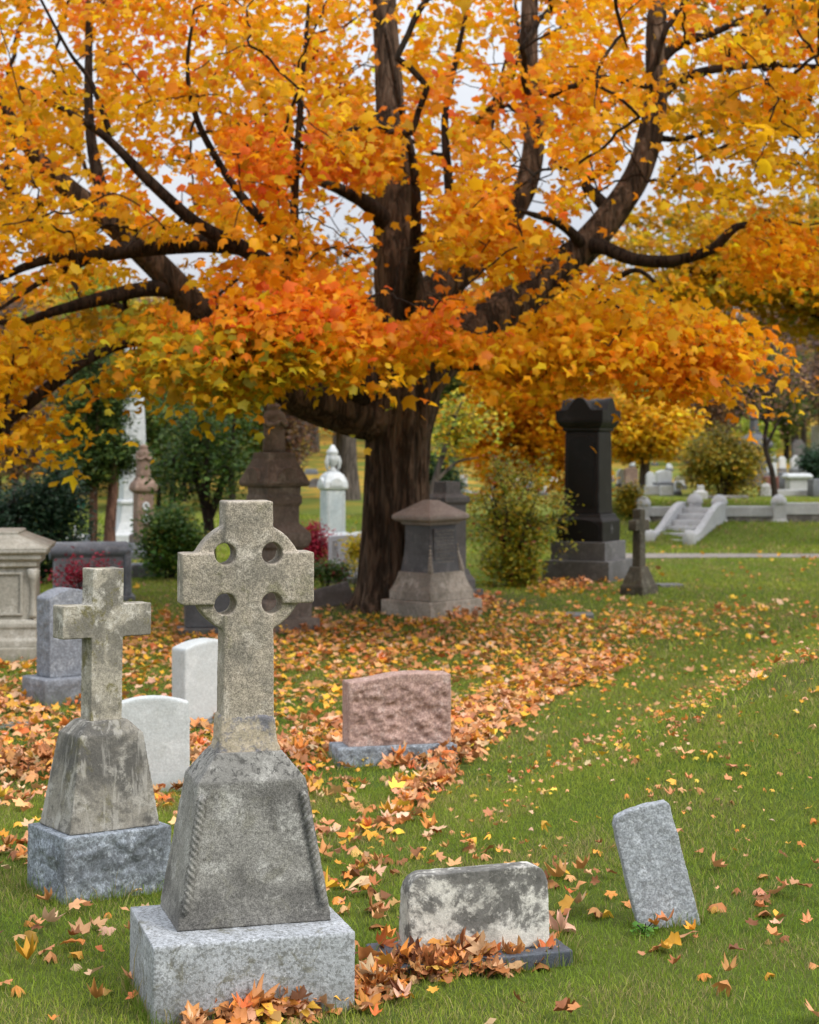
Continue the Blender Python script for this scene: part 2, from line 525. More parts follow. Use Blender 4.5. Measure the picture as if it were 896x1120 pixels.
for ax in (-1, 1):
    for az in (-1, 1):
        add_prism(cut, [(sx + ax * .096 + .044 * math.cos(2 * math.pi * k / 32), zc + az * .101 + .044 * math.sin(2 * math.pi * k / 32)) for k in range(32)], sy - .3, sy + .3)
md0 = cross.modifiers.new('r0', 'REMESH'); md0.mode = 'VOXEL'; md0.voxel_size = .006
cme = bpy.data.meshes.new('cutter'); bmesh.ops.recalc_face_normals(cut, faces=cut.faces); cut.to_mesh(cme); cut.free()
co_ = bpy.data.objects.new('cutter', cme); COL.objects.link(co_); co_.parent = t
mb = cross.modifiers.new('b', 'BOOLEAN'); mb.operation = 'DIFFERENCE'; mb.object = co_; mb.solver = 'FAST'
worn(cross, .0052, .0014, 24, smooth=1)
bpy.data.objects.remove(co_, do_unlink=True)
bm = bmesh.new()
add_frustum(bm, .262, .172, .236, .152, .966, 1.02, (sx, sy)); add_frustum(bm, .236, .152, .218, .140, 1.02, 1.12, (sx - .003, sy))
worn(obj('mortar_collar', bm, S_MORTAR, t), .007, .006, 16)

# the plain cross left of it
t = thing('grave_cross', 'lichen-stained plain stone cross on a tapered block above a rough grey base', 'grave cross', (-1.547, 9.33, 0), 36, tilt=(.8, .5))


def rockmask(w, d, z0, z1, m=.035):
    def f(c, n):
        if abs(n[2]) > .55: return 0.
        ez = min(c[2] - z0 + .2, z1 - c[2]) / m
        ex = (w / 2 - abs(c[0])) / m if abs(n[1]) > abs(n[0]) else (d / 2 - abs(c[1])) / m
        return float(np.clip(min(ez, ex) - .8, 0, 1))
    return f


worn(obj('rock_faced_base', box(.58, .42, -.12, .327), S_ROCK, t), .009, .002, 18, rock=.020, rsc=15, rockf=rockmask(.58, .42, -.12, .327))
bm = bmesh.new()
add_frustum(bm, .49, .345, .345, .245, .329, .79); add_frustum(bm, .345, .245, .215, .16, .788, .855)
worn(obj('pedestal', bm, S_SPED, t), .0055, .0015, 17)
bm = bmesh.new()
add_prism(bm, [(-.086, .84), (.086, .84), (.086, 1.604), (-.086, 1.604)], -.0575, .0575)
add_prism(bm, [(-.243, 1.264), (.243, 1.264), (.243, 1.425), (-.243, 1.425)], -.0575, .0575)
worn(obj('cross', bm, S_SMALL, t), .0052, .0013, 20)

# black-stained low slab
p = G(512, 1040)
t = thing('low_headstone', 'low wide white headstone streaked black on a dark plinth heaped with leaves', 'headstone', (.285, 8.12, float(gz(.285, 8.12))), 15, tilt=(0, -1.2))
worn(obj('plinth', box(.82, .40, -.1, .068, (-.03, 0)), S_SLATE, t), .011, .0015, 20)
prof = []
for z in np.linspace(.066, .412, 24):
    k = (z - .066) / .346
    half = .315 if k < .72 else .315 - .062 * (1 - math.sqrt(max(0, 1 - ((k - .72) / .28) ** 2)))
    prof.append((half, z))
bm = bmesh.new(); rings = []
for h, z in prof:
    k = (z - .066) / .346
    yb = .115 - .085 * k ** 1.2
    rings.append([bm.verts.new(q) for q in ((-h, -.085 + .012 * k, z), (h, -.085 + .012 * k, z), (h, yb, z), (-h, yb, z))])
bm.faces.new(rings[0][::-1]); bm.faces.new(rings[-1])
for a_, b_ in zip(rings, rings[1:]):
    for i in range(4): bm.faces.new((a_[i], a_[(i + 1) % 4], b_[(i + 1) % 4], b_[i]))
worn(obj('slab', bm, S_STAIN, t), .006, .0015, 20)

# small leaning stone
g = G(731, 1012)
t = thing('leaning_headstone', 'small pale grey headstone leaning left alone on open lawn', 'headstone', (g.x, g.y, g.z), 6, tilt=(-3, -13.6))
pr = [(-.14, -.16), (.14, -.16), (.142, .10), (.139, .27), (.138, .44), (.136, .535), (.128, .552), (.04, .560), (-.06, .555), (-.118, .540), (-.137, .505), (-.142, .22)]
bm = prism(pr, -.038, .038)
worn(obj('slab', bm, S_LEAN, t), .006, .003, 17)

# pink rock-faced stone
g = G(434, 832)
t = thing('pink_headstone', 'rough pink granite headstone with wavy top on a grey base among leaves', 'headstone', (g.x, g.y, g.z), 15)
worn(obj('granite_base', box(.84, .32, -.1, .125, (-.03, 0)), S_ROCK, t), .013, .002, 18, rock=.012, rsc=13, rockf=rockmask(.84, .32, -.1, .125))
w = .365
pr = [(-w, .12), (w, .12), (w, .600), (w * .6, .610), (w * .25, .614), (-.02, .608), (-.5 * w, .582), (-.8 * w, .566), (-w, .563)]
worn(obj('slab', prism(pr, -.10, .10), S_PINK, t), .008, .002, 18, rock=.024, rsc=15, rockf=lambda c, n: float(np.clip(min((w - abs(c[0])) / .03, (c[2] - .12) / .03, (.57 - c[2]) / .03) - .4, 0, 1)) if n[1] < -.5 else 0.)

# two white markers
g = G(166, 866)
t = thing('white_headstone', 'plain white headstone between the two crosses, the nearer and lower one', 'headstone', (g.x, g.y, g.z), 14)
worn(obj('slab', prism(arch_profile(.48, .615, .045), -.05, .05), S_WHITE, t), .011, .0012, 14)
g = G(226, 792)
t = thing('white_headstone', 'thick white headstone behind the ringed cross shaft, the farther and taller one', 'headstone', (g.x, g.y, g.z), 40)
o = obj('plinth', box(.62, .34, -.1, .05), S_GREY, t, bevel=.01)
worn(obj('slab', prism(arch_profile(.54, .68, .06, base=.045), -.10, .10), S_WHITE, t), .013, .0012, 12)

# grey rock-edged stone at left
g = G(72, 768)
t = thing('grey_headstone', 'blue-grey granite headstone with rough side standing before the pale tomb', 'headstone', (g.x, g.y, g.z), 38)
worn(obj('rock_faced_base', box(.62, .44, -.1, .235), S_GREY, t), .014, .002, 14, rock=.018, rsc=11, rockf=rockmask(.62, .44, -.1, .235))
worn(obj('slab', prism(arch_profile(.44, .99, .075, base=.23), -.125, .125), S_GREY, t), .0125, .0015, 14, rock=.016, rsc=11,
     rockf=lambda c, n: float(np.clip(min((.125 - abs(c[1])) / .03, (c[2] - .23) / .03, (.92 - c[2]) / .03), 0, 1)) if abs(n[0]) > .7 else 0.)

# the sandstone tomb cut by the left edge of the picture
g = onY(-66, 19.5)
t = thing('pale_tomb', 'large pale sandstone box tomb with a hipped lid and carved corner', 'tomb', (g.x, g.y, g.z), 7)
o = obj('plinth', loft([(1.12, -.1), (1.12, .17), (1.10, .18)], .62), S_SAND, t, bevel=.01)
o = obj('moulding', loft([(1.06, .178), (1.06, .24), (1.03, .27), (1.03, .36), (1.05, .38), (1.05, .42), (1.0, .46)], .6), S_SAND, t, bevel=.008)
o = obj('body', loft([(.985, .455), (.985, .985)], .6), S_SAND, t, bevel=.012)
for y0 in (-1,):
    bm = bmesh.new()
    yf = -.985 * .6
    for (a0, a1, z0, z1) in ((-.9, .9, .50, .525), (-.9, .9, .915, .94), (-.9, -.872, .526, .914), (.872, .9, .526, .914)):
        add_frustum(bm, a1 - a0, .022, a1 - a0, .022, z0, z1, ((a0 + a1) / 2, yf - .012))
    obj('panel_border', bm, S_SAND, t, bevel=.005)
for s in (-1, 1):
    bm = lathe([(.035, .47), (.05, .5), (.035, .56), (.03, .7), (.035, .83), (.06, .9), (.07, .95), (.055, .975)], 14, (s * 1.0, -.585))
    obj('corner_scroll', bm, S_SAND, t, True)
obj('cornice', loft([(1.0, .984), (1.04, 1.0), (1.04, 1.045), (1.09, 1.075), (1.09, 1.115), (1.14, 1.14), (1.14, 1.165)], .62), S_SAND, t, bevel=.006)
obj('lid', loft([(1.15, 1.166), (1.15, 1.185), (.84, 1.315), (.85, 1.335), (.83, 1.345)], .60), S_SAND, t, bevel=.006)

# ------------------------------------------------------------------ monuments under and around the maple
S_HIP = stone('weathered_brown_stone', (.38, .345, .30), (.18, .165, .14), (.48, .445, .40), grain=.2, gscale=60, stain=.6, lichen=(.10, .095, .05), lich=.4, streak=.5, bump=.3, blotch=3, seed=15)
S_HIPCAP = stone('pinkish_brown_cap', (.36, .315, .29), (.20, .175, .16), (.43, .385, .36), grain=.15, gscale=60, stain=.6, streak=.2, bump=.3, blotch=2.4, seed=16)
S_PANEL = stone('dark_inscription_stone', (.115, .118, .125), (.065, .065, .07), (.16, .16, .168), grain=.15, gscale=80, stain=.6, streak=.4, bump=.1, blotch=3, seed=17, rough=.6)
S_LETTER = stone('pale_letters', (.30, .29, .27), (.18, .18, .175), (.38, .37, .35), grain=.2, seed=18, bump=.1)
S_BLACK = stone('polished_black_granite', (.012, .011, .011), (.006, .006, .006), (.020, .018, .018), grain=.3, gscale=120, stain=.4, streak=.0, rough=.35, bump=.02, blotch=3, seed=19, spec=.2)
S_BLACKM = stone('dull_black_granite', (.018, .016, .016), (.010, .009, .009), (.032, .03, .03), grain=.3, gscale=120, stain=.4, streak=.2, rough=.5, bump=.1, blotch=3, seed=20, spec=.2)
S_DGREY = stone('dark_grey_granite', (.145, .142, .145), (.085, .082, .08), (.20, .195, .195), grain=.25, gscale=90, stain=.6, streak=.4, bump=.2, blotch=3, seed=21, damp=((.07, .065, .055), 0, .2, .5))
S_MOSSY = stone('mossy_dark_stone', (.085, .075, .055), (.045, .04, .03), (.15, .14, .11), grain=.25, gscale=90, stain=.7, lichen=(.08, .08, .035), lich=.5, streak=.4, bump=.4, blotch=4, seed=22)
S_BROWN = stone('brown_sandstone', (.20, .165, .138), (.095, .078, .067), (.28, .24, .205), grain=.2, gscale=50, stain=.6, streak=.5, bump=.3, blotch=3, seed=23)
S_TAN = stone('light_brown_sandstone', (.29, .20, .155), (.16, .11, .085), (.36, .27, .22), grain=.15, gscale=40, stain=.5, streak=.4, bump=.3, blotch=3, seed=24)
S_MARB = stone('bluish_marble', (.52, .58, .61), (.36, .42, .46), (.66, .70, .71), grain=.14, gscale=60, stain=.6, streak=.3, rough=.55, bump=.15, blotch=4, seed=25)
S_OBEL = stone('pale_obelisk_marble', (.60, .63, .645), (.44, .47, .49), (.68, .70, .70), grain=.1, gscale=40, stain=.5, streak=.4, rough=.6, bump=.1, blotch=2, seed=26)
S_LAV = stone('lavender_white_marble', (.52, .55, .64), (.42, .45, .53), (.60, .62, .68), grain=.08, stain=.4, streak=.2, rough=.5, bump=.1, seed=27)
S_STAIR = stone('pale_granite_blocks', (.55, .555, .565), (.40, .405, .41), (.64, .64, .64), grain=.12, gscale=40, stain=.5, streak=.3, bump=.2, blotch=2, seed=28)
S_RUBBLE = stone('rubble_masonry', (.24, .225, .20), (.11, .10, .09), (.36, .34, .31), grain=.3, gscale=14, stain=.8, streak=.0, bump=.9, blotch=4, seed=29)
S_BLUEG = stone('blue_grey_granite', (.20, .225, .26), (.11, .125, .15), (.30, .33, .37), grain=.2, gscale=60, stain=.6, streak=.4, bump=.2, blotch=3, seed=30)
S_REDST = stone('red_granite', (.24, .095, .07), (.15, .06, .05), (.30, .14, .11), grain=.2, gscale=60, stain=.4, bump=.1, seed=31, rough=.5)
S_SALMON = stone('salmon_granite', (.40, .20, .15), (.28, .14, .11), (.46, .27, .22), grain=.2, gscale=60, stain=.4, bump=.1, seed=32)


def fake_lines(rows, w, z1, z0, y, h, mat, parent, seed=1, x0=0.):
    """worn, unreadable incised lettering: short strokes in rows, as on the stone"""
    rr = random.Random(seed); bm = bmesh.new()
    for i in range(rows):
        z = z1 + (z0 - z1) * i / max(1, rows - 1)
        half = w / 2 * rr.choice((.55, .8, .95, 1.)); x = -half
        while x < half:
            if rr.random() < .84:
                lw = h * rr.uniform(.35, .7)
                k = rr.random()
                add_frustum(bm, h * .16, .004, h * .16, .004, z - h / 2, z + h / 2, (x0 + x, y))
                if k < .6: add_frustum(bm, lw * .8, .004, lw * .8, .004, z + h * .36, z + h * .5, (x0 + x + lw * .5, y))
                if k > .3: add_frustum(bm, lw * .7, .004, lw * .7, .004, z - h * .5, z - h * .36, (x0 + x + lw * .46, y))
                if k > .55: add_frustum(bm, h * .15, .004, h * .15, .004, z - h * .34, z + h * .34, (x0 + x + lw, y))
                x += lw + h * .28
            else: x += h * .5
    return obj('lettering', bm, mat, parent)


def center_from_corner(px, py, W, yaw):
    g = G(px, py); a = R(yaw)
    v = Vector((-math.sin(a), math.cos(a), 0)); u = Vector((math.cos(a), math.sin(a), 0))
    c = g + u * (W / 2) + v * (W / 2)
    c.z = float(gz(c.x, c.y)); return c


# hip-roofed monument
yaw = 43
c = center_from_corner(471, 678, .925, yaw)
t = thing('hip_roof_monument', 'squat dark monument with hipped cap and inscription panel beside the maple trunk', 'monument', c, yaw, tilt=(0, -1))
obj('plinth', loft([(.465, -.15), (.465, .19), (.455, .2)]), S_HIP, t, bevel=.012)
obj('base', loft([(.39, .199), (.39, .31), (.378, .33), (.345, .40), (.315, .50), (.305, .56)]), S_HIP, t, bevel=.012)
die = obj('die', loft([(.285, .558), (.275, .62), (.25, .78), (.238, .95), (.235, 1.165)]), S_PANEL, t, bevel=.008)
for ax in (-1, 1):
    bm = bmesh.new()
    for k in range(7):      # carved leaf running up each lower corner
        z = .585 + k * .052; s = .050 * (1 - k / 8.5)
        w = .283 - .036 * min(1, (z - .56) / .25)
        bmesh.ops.create_uvsphere(bm, u_segments=8, v_segments=6, radius=1, matrix=Matrix.Translation((ax * w, -w, z)) @ Matrix.Diagonal((s * .8, s * .8, s * 1.1, 1)))
    obj('corner_leaf_carving', bm, S_HIP, t, True)
bm = loft([(.25, .56), (.25, .56)])
bm.free()
bm = prism([(-.19, .66), (.19, .66), (.19, 1.12), (-.19, 1.12)], -.262, -.225)
obj('inscription_panel', bm, S_PANEL, t, bevel=.004)
fake_lines(10, .34, 1.09, .69, -.264, .022, S_LETTER, t, 5)
cap = obj('cap', loft([(.255, 1.163), (.275, 1.18), (.275, 1.20), (.325, 1.215), (.358, 1.245), (.358, 1.285), (.34, 1.305), (.075, 1.480)]), S_HIPCAP, t, bevel=.008)

# stele behind it
g = onY(489, 25.9)
t = thing('stepped_stele', 'grey shouldered stele half hidden behind the hip-roofed monument', 'monument', g, 40)
obj('plinth', loft([(.36, -.1), (.36, .14)]), S_DGREY, t, bevel=.01)
obj('base', loft([(.28, .139), (.28, .27), (.24, .33), (.21, .42)]), S_DGREY, t, bevel=.01)
obj('die', loft([(.19, .419), (.19, 1.30), (.23, 1.34), (.23, 1.40), (.14, 1.46), (.13, 1.62)]), S_DGREY, t, bevel=.01)

# tall black monument
yaw = -27
a = R(yaw); g = G(666, 638)
c = g - Vector((math.cos(a), math.sin(a), 0)) * .58 + Vector((-math.sin(a), math.cos(a), 0)) * .58
c.z = float(gz(c.x, c.y))
t = thing('black_monument', 'tall polished black granite monument with curved pediment on grey steps', 'monument', c, yaw)
obj('lower_step', loft([(.58, -.15), (.58, .335), (.575, .345)]), S_DGREY, t, bevel=.012)
obj('upper_step', loft([(.475, .344), (.475, .64), (.47, .65)]), S_DGREY, t, bevel=.012)
bm = loft([(.405, .649), (.405, .98), (.36, 1.045), (.345, 1.10)])
obj('die_base', bm, S_BLACKM, t, bevel=.012)
bm = bmesh.new()
for sgn in (0,):
    add_prism(bm, [(-.34, .70)] + [(.34 * math.cos(math.pi * (1 - k / 12)), .90 + .11 * math.sin(math.pi * k / 12)) for k in range(13)] + [(.34, .70)], -.414, -.402)
obj('name_panel', bm, S_BLACK, t)
obj('shaft', loft([(.315, 1.099), (.31, 1.15), (.295, 2.44)]), S_BLACKM, t, bevel=.02)
bm = prism([(-.225, 1.22), (.225, 1.22), (.225, 2.26)] + [(.225 * math.cos(k * math.pi / 10), 2.26 + .11 * math.sin(k * math.pi / 10)) for k in range(1, 10)] + [(-.225, 2.26)], -.318, -.29)
obj('shaft_panel', bm, S_BLACK, t, bevel=.004)
tilt_n = obj('die_monogram', prism([(-.012, .78), (.012, .78), (.012, .85), (.05, .85), (.05, .87), (.012, .87), (.012, .93), (-.012, .93), (-.012, .87), (-.05, .87), (-.05, .85), (-.012, .85)], -.004, .004), S_DGREY, t)
tilt_n.location = (.408, 0, 0); tilt_n.rotation_euler = (0, 0, R(90))
obj('moulding', loft([(.30, 2.438), (.325, 2.46), (.325, 2.50), (.365, 2.535), (.385, 2.58), (.40, 2.59), (.40, 2.625)]), S_BLACKM, t, bevel=.006)


def pediment(x):
    u = abs(x) / .41
    return 2.70 + .30 * math.exp(-(u / .48) ** 2.4) + .09 * max(0, u - .74) / .26


xs = np.linspace(-.41, .41, 25); bm = bmesh.new(); gridv = []
for yy in xs:
    gridv.append([bm.verts.new((x, yy, max(pediment(x) if abs(yy) > .0 else 0, pediment(yy)) - .05 * (1 - max(abs(x), abs(yy)) / .41))) for x in xs])
for i in range(24):
    for j in range(24): bm.faces.new((gridv[i][j], gridv[i][j + 1], gridv[i + 1][j + 1], gridv[i + 1][j]))
ring = [gridv[0][j] for j in range(25)] + [gridv[i][24] for i in range(1, 25)] + [gridv[24][j] for j in range(23, -1, -1)] + [gridv[i][0] for i in range(23, 0, -1)]
low = [bm.verts.new((v.co.x, v.co.y, 2.624)) for v in ring]
for i in range(len(ring)):
    j = (i + 1) % len(ring)
    bm.faces.new((ring[i], ring[j], low[j], low[i]))
bm.faces.new(low)
obj('pediment_cap', bm, S_BLACKM, t)

# mossy cross in front of it
g = G(699, 650)
t = thing('grave_cross', 'small dark mossy stone cross standing beside the tall black monument', 'grave cross', g, 52)
bm = bmesh.new()
add_frustum(bm, .46, .40, .46, .40, -.1, .13); add_frustum(bm, .44, .38, .22, .20, .12, .42)
worn(obj('pedestal', bm, S_MOSSY, t), .02, .003, 10)
bm = bmesh.new()
add_prism(bm, [(-.085, .40), (.085, .40), (.075, 1.28), (-.075, 1.28)], -.07, .07)
add_prism(bm, [(-.20, .955), (.20, .955), (.20, 1.115), (-.20, 1.115)], -.07, .07)
worn(obj('cross', bm, S_MOSSY, t), .016, .003, 12)


def draped_figure(h, r, mat, parent, name='statue', seed=0, headr=.16):
    """a standing robed stone figure, arms folded, hood or hair"""
    bm = bmesh.new(); seg = 22
    prof = [(0., 1.0), (.10, .99), (.25, .95), (.45, .90), (.60, .92), (.70, .98), (.76, .95), (.81, .74), (.835, .56), (.86, .54), (.90, .60), (.94, .58), (.975, .42), (1., .12)]
    rings = []
    for z, k in prof:
        ring = []
        for s in range(seg):
            a = 2 * math.pi * s / seg
            fold = 1 + (.10 * math.sin(6 * a + seed) + .05 * math.sin(11 * a + 2 * z)) * (1 if z < .7 else .15)
            sq = .8 if z < .8 else 1.
            ring.append(bm.verts.new((r * k * fold * math.cos(a), r * k * fold * sq * math.sin(a), h * z)))
        rings.append(ring)
    bm.faces.new(rings[0][::-1]); bm.faces.new(rings[-1])
    for a_, b_ in zip(rings, rings[1:]):
        for s in range(seg): bm.faces.new((a_[s], a_[(s + 1) % seg], b_[(s + 1) % seg], b_[s]))
    st = obj(name, bm, mat, parent, True)
    for s in (-1, 1):
        tb = Tubes()
        tb.add(spline([(s * r * .82, 0, h * .74, r * .24), (s * r * .95, -r * .25, h * .58, r * .24), (s * r * .45, -r * .85, h * .56, r * .18), (s * r * .08, -r * .95, h * .63, r * .13)], 4)[:, :3],
               spline([(0, 0, 0, r * .24), (1, 0, 0, r * .24), (2, 0, 0, r * .18), (3, 0, 0, r * .13)], 4)[:, 3], 8)
        tb.build('arm', mat, st)
    return st


# brown monument with a statue, behind the ringed cross
yaw = 37
g = onY(300, 22.6)
t = thing('statue_monument', 'dark brown monument topped by a robed figure behind the ringed cross', 'monument', g, yaw)
obj('plinth', loft([(.40, -.1), (.40, .16), (.33, .17), (.33, .36), (.28, .40)]), S_BROWN, t, bevel=.01)
obj('die', loft([(.25, .399), (.25, .98), (.30, 1.02), (.325, 1.10), (.32, 1.18), (.22, 1.30), (.22, 1.50), (.245, 1.54), (.245, 1.62), (.23, 1.64), (.235, 1.74)]), S_BROWN, t, bevel=.008)
bm = loft([(.29, 1.738), (.315, 1.765), (.315, 1.79), (.25, 1.94), (.20, 2.05), (.19, 2.07), (.185, 2.15)])
cap = obj('cap', bm, S_BROWN, t, bevel=.012)
for k in range(4):
    bm = bmesh.new()
    pr = [(-.24, 1.775), (.24, 1.775), (.21, 1.80)] + [(.15 * math.cos(q * math.pi / 10), 1.81 + .16 * math.sin(q * math.pi / 10)) for q in range(11)] + [(-.21, 1.80)]
    add_prism(bm, pr, -.328, -.20)
    gbl = obj('gable', bm, S_BROWN, cap, bevel=.01); gbl.rotation_euler = (0, 0, k * math.pi / 2)
st = draped_figure(.60, .145, S_BROWN, t, 'statue', 1)
st.location = (0, 0, 2.145)

g = G(219, 697)
t = thing('dark_headstone', 'dark grey headstone edge showing left of the ringed cross shaft', 'headstone', g + Vector((.08, .2, 0)), 12)
obj('plinth', box(.72, .42, -.1, .1), S_DGREY, t, bevel=.01)
obj('slab', box(.56, .26, .099, .50), S_PANEL, t, bevel=.02)

# white marble monument with draped urn
g = onY(364, 41.2)
t = thing('marble_monument', 'white marble pillar with draped urn between brown monument and maple trunk', 'monument', g, 22)
obj('plinth', loft([(.36, -.1), (.36, .12), (.33, .14), (.33, .30), (.27, .36)], 1), S_OBEL, t, bevel=.01)
obj('shaft', loft([(.225, .359), (.22, 1.28)], 1), S_MARB, t, bevel=.025)
for s in (-1, 1): obj('border', box(.02, .012, .42, 1.22, (s * .17, -.229)), S_OBEL, t)
cap = obj('cap', loft([(.235, 1.279), (.27, 1.32), (.27, 1.36), (.26, 1.46), (.20, 1.60), (.12, 1.68)], 1), S_OBEL, t, bevel=.015)
for k in range(4):
    pr = [(-.15, 1.36), (.15, 1.36)] + [(.15 * math.cos(q * math.pi / 10), 1.38 + .17 * math.sin(q * math.pi / 10)) for q in range(11)]
    gb = obj('arched_gable', prism(pr, -.29, -.18), S_OBEL, cap, bevel=.01); gb.rotation_euler = (0, 0, k * math.pi / 2)
bm = lathe([(.10, 1.675), (.11, 1.70), (.055, 1.75), (.05, 1.79), (.10, 1.84), (.135, 1.93), (.14, 2.0), (.11, 2.07), (.13, 2.09), (.12, 2.13), (.07, 2.2), (.045, 2.25), (.02, 2.27)], 18)
for v in bm.verts:
    a = math.atan2(v.co.y, v.co.x)
    if 1.78 < v.co.z < 2.15: v.co.x *= 1 + .09 * math.sin(5 * a); v.co.y *= 1 + .09 * math.sin(5 * a)
urn = obj('urn', bm, S_OBEL, t, True)
for s in (-1, 1):
    tb = Tubes(); tb.add([(s * .11, -.02, 2.02), (s * .15, -.03, 1.9), (s * .135, -.02, 1.78), (s * .12, 0, 1.72)], [.045, .05, .04, .02], 8)
    tb.build('drapery', S_OBEL, urn)

g = onY(380, 30.5)
t = thing('inscribed_headstone', 'lavender-white headstone with faint inscription left of the maple trunk', 'headstone', g, 12)
obj('plinth', box(.74, .32, -.1, .1), S_DGREY, t, bevel=.01)
obj('slab', prism(arch_profile(.60, .80, .02, base=.099), -.08, .08), S_LAV, t, bevel=.01)
fake_lines(1, .22, .66, .66, -.083, .045, S_DGREY, t, 3, .06)
fake_lines(3, .34, .50, .34, -.083, .018, S_DGREY, t, 8, .03)
bm = bmesh.new()
for q in (.0, .065): add_frustum(bm, .008, .004, .008, .004, .42, .70, (-.245 + q, -.083))
for zz in (.42, .69): add_frustum(bm, .056, .004, .056, .004, zz, zz + .01, (-.2125, -.083))
add_frustum(bm, .008, .004, .008, .004, .46, .66, (-.2125, -.083)); add_frustum(bm, .035, .004, .03, .004, .585, .6, (-.2125, -.0875))
obj('engraved_emblem', bm, S_DGREY, t)
g = onY(396, 37.5)
t = thing('small_headstone', 'small white headstone peeping out beside the maple trunk behind the inscribed one', 'headstone', g, 10)
obj('slab', prism(arch_profile(.5, .52, .04), -.08, .08), S_OBEL, t, bevel=.01)
g = G(362, 662)
t = thing('fallen_slab', 'grey stone slab fallen on its side at the foot of the maple', 'gravestone', (g.x, g.y, g.z + .10), 18, tilt=(-34, -13))
worn(obj('slab', box(.60, .085, -.17, .17), S_DGREY, t), .015, .003, 12)

# rolled-top grey monument with the red shrub
g = onY(97, 27.2)
t = thing('rolled_top_tombstone', 'wide blue-grey tombstone with a rolled top behind the red shrub', 'tombstone', g, 13)
obj('plinth', box(1.30, .55, -.1, .07), S_BLUEG, t, bevel=.01)
obj('body', box(1.0, .36, .069, .64), S_GREY, t, bevel=.015)
obj('end_block', box(.10, .44, .069, .74, (.552, 0)), S_BLUEG, t, bevel=.02)
bm = bmesh.new(); rr_ = .13; rings = []
for xx in (-.56, .56):
    rings.append([bm.verts.new((xx, .24 * math.cos(2 * math.pi * k / 20), .715 + rr_ * math.sin(2 * math.pi * k / 20))) for k in range(20)])
bm.faces.new(rings[0][::-1]); bm.faces.new(rings[1])
for k in range(20): bm.faces.new((rings[0][k], rings[0][(k + 1) % 20], rings[1][(k + 1) % 20], rings[1][k]))
o = obj('rolled_top', bm, S_BLUEG, t, bevel=.02)
g = G(161, 631)
t = thing('low_grey_marker', 'low grey stone block on the grass right of the rolled-top tombstone', 'gravestone', g, 20)
worn(obj('block', loft([(.30, -.1), (.29, .20), (.25, .235)], .5), S_GREY, t), .02, .004, 9)

# obelisk and the statue pillar before it
g = onY(146, 40.5)
t = thing('obelisk', 'tall white marble obelisk on a flared base among dark trees', 'obelisk', g, 20)
obj('plinth', loft([(.60, -.1), (.60, .16), (.54, .18), (.54, .34), (.47, .40), (.43, .46), (.36, .62), (.32, .80), (.30, .98)], 1), S_OBEL, t, bevel=.01)
obj('moulding', loft([(.31, .979), (.34, 1.01), (.34, 1.06), (.30, 1.09)], 1), S_OBEL, t, bevel=.006)
obj('shaft', loft([(.27, 1.089), (.15, 4.6), (.0, 4.9)][:2] + [(.01, 4.85)], 1), S_OBEL, t, bevel=.008)
g = onY(157, 37.0)
t = thing('statue_pillar', 'light brown sandstone pillar with a seated draped figure before the obelisk', 'monument', g, 24)
obj('plinth', loft([(.34, -.1), (.34, .16), (.29, .18), (.29, .33)], 1), S_GREY, t, bevel=.01)
obj('base', loft([(.235, .329), (.235, .46), (.20, .50)], 1), S_BROWN, t, bevel=.008)
obj('shaft', loft([(.175, .499), (.165, 1.30)], 1), S_TAN, t, bevel=.012)
for k in range(2):
    bm = bmesh.new()
    for q in range(8):
        bmesh.ops.create_uvsphere(bm, u_segments=7, v_segments=5, radius=.032, matrix=Matrix.Translation((.05 * math.cos(q * .8), -.172, .80 + k * .25 + .06 * math.sin(q * .8))))
    obj('carved_wreath', bm, S_OBEL, t, True)
obj('capital', loft([(.17, 1.299), (.23, 1.36), (.235, 1.42), (.21, 1.50), (.16, 1.56), (.14, 1.62)], 1), S_TAN, t, bevel=.012)
st = draped_figure(.66, .14, S_TAN, t, 'statue', 3); st.location = (0, 0, 1.61)

# stones at the far left
g = onY(3, 36)
t = thing('pale_headstone', 'pale blue-white headstone just inside the left edge of the picture', 'headstone', g, 10)
obj('plinth', box(.5, .3, -.1, .14), S_GREY, t, bevel=.01); obj('slab', prism(arch_profile(.36, 1.02, .06, base=.139), -.08, .08), S_MARB, t, bevel=.01)
g = onY(13, 34)
t = thing('salmon_headstone', 'narrow salmon granite headstone beside the dark shrub at far left', 'headstone', g, 10)
obj('plinth', box(.44, .34, -.1, .1), S_BROWN, t, bevel=.01); obj('slab', box(.17, .12, .099, .62, (.02, 0)), S_SALMON, t, bevel=.015)
g = onY(83, 36)
t = thing('white_cross', 'small white stone cross with trefoil arms beneath the cedar', 'grave cross', g, 8)
bm = bmesh.new()
add_prism(bm, [(-.035, .1), (.035, .1), (.03, .60), (-.03, .60)], -.03, .03); add_prism(bm, [(-.11, .43), (.11, .43), (.11, .49), (-.11, .49)], -.03, .03)
for (xx, zz) in ((0, .62), (-.12, .46), (.12, .46)):
    for dx, dz in ((0, .025), (-.03, -.01), (.03, -.01), (0, -.03)): add_prism(bm, [(xx + dx + .034 * math.cos(q * .7854), zz + dz + .034 * math.sin(q * .7854)) for q in range(8)], -.03, .03)
worn(obj('cross', bm, S_OBEL, t), .012, .001, 10)
obj('base', loft([(.13, -.1), (.13, .09), (.08, .14)]), S_OBEL, t, bevel=.01)
g = onY(93, 36.6)
t = thing('grey_headstone', 'small upright grey headstone right beside the white trefoil cross', 'headstone', g, 8)
obj('slab', prism(arch_profile(.2, .5, .03), -.06, .06), S_BLUEG, t, bevel=.01)
S_TEAL = stone('verdigris', (.02, .32, .25), (.015, .2, .17), (.05, .42, .34), grain=.2, stain=.4, bump=.1, seed=33, rough=.5)
g = onY(89, 38.5)
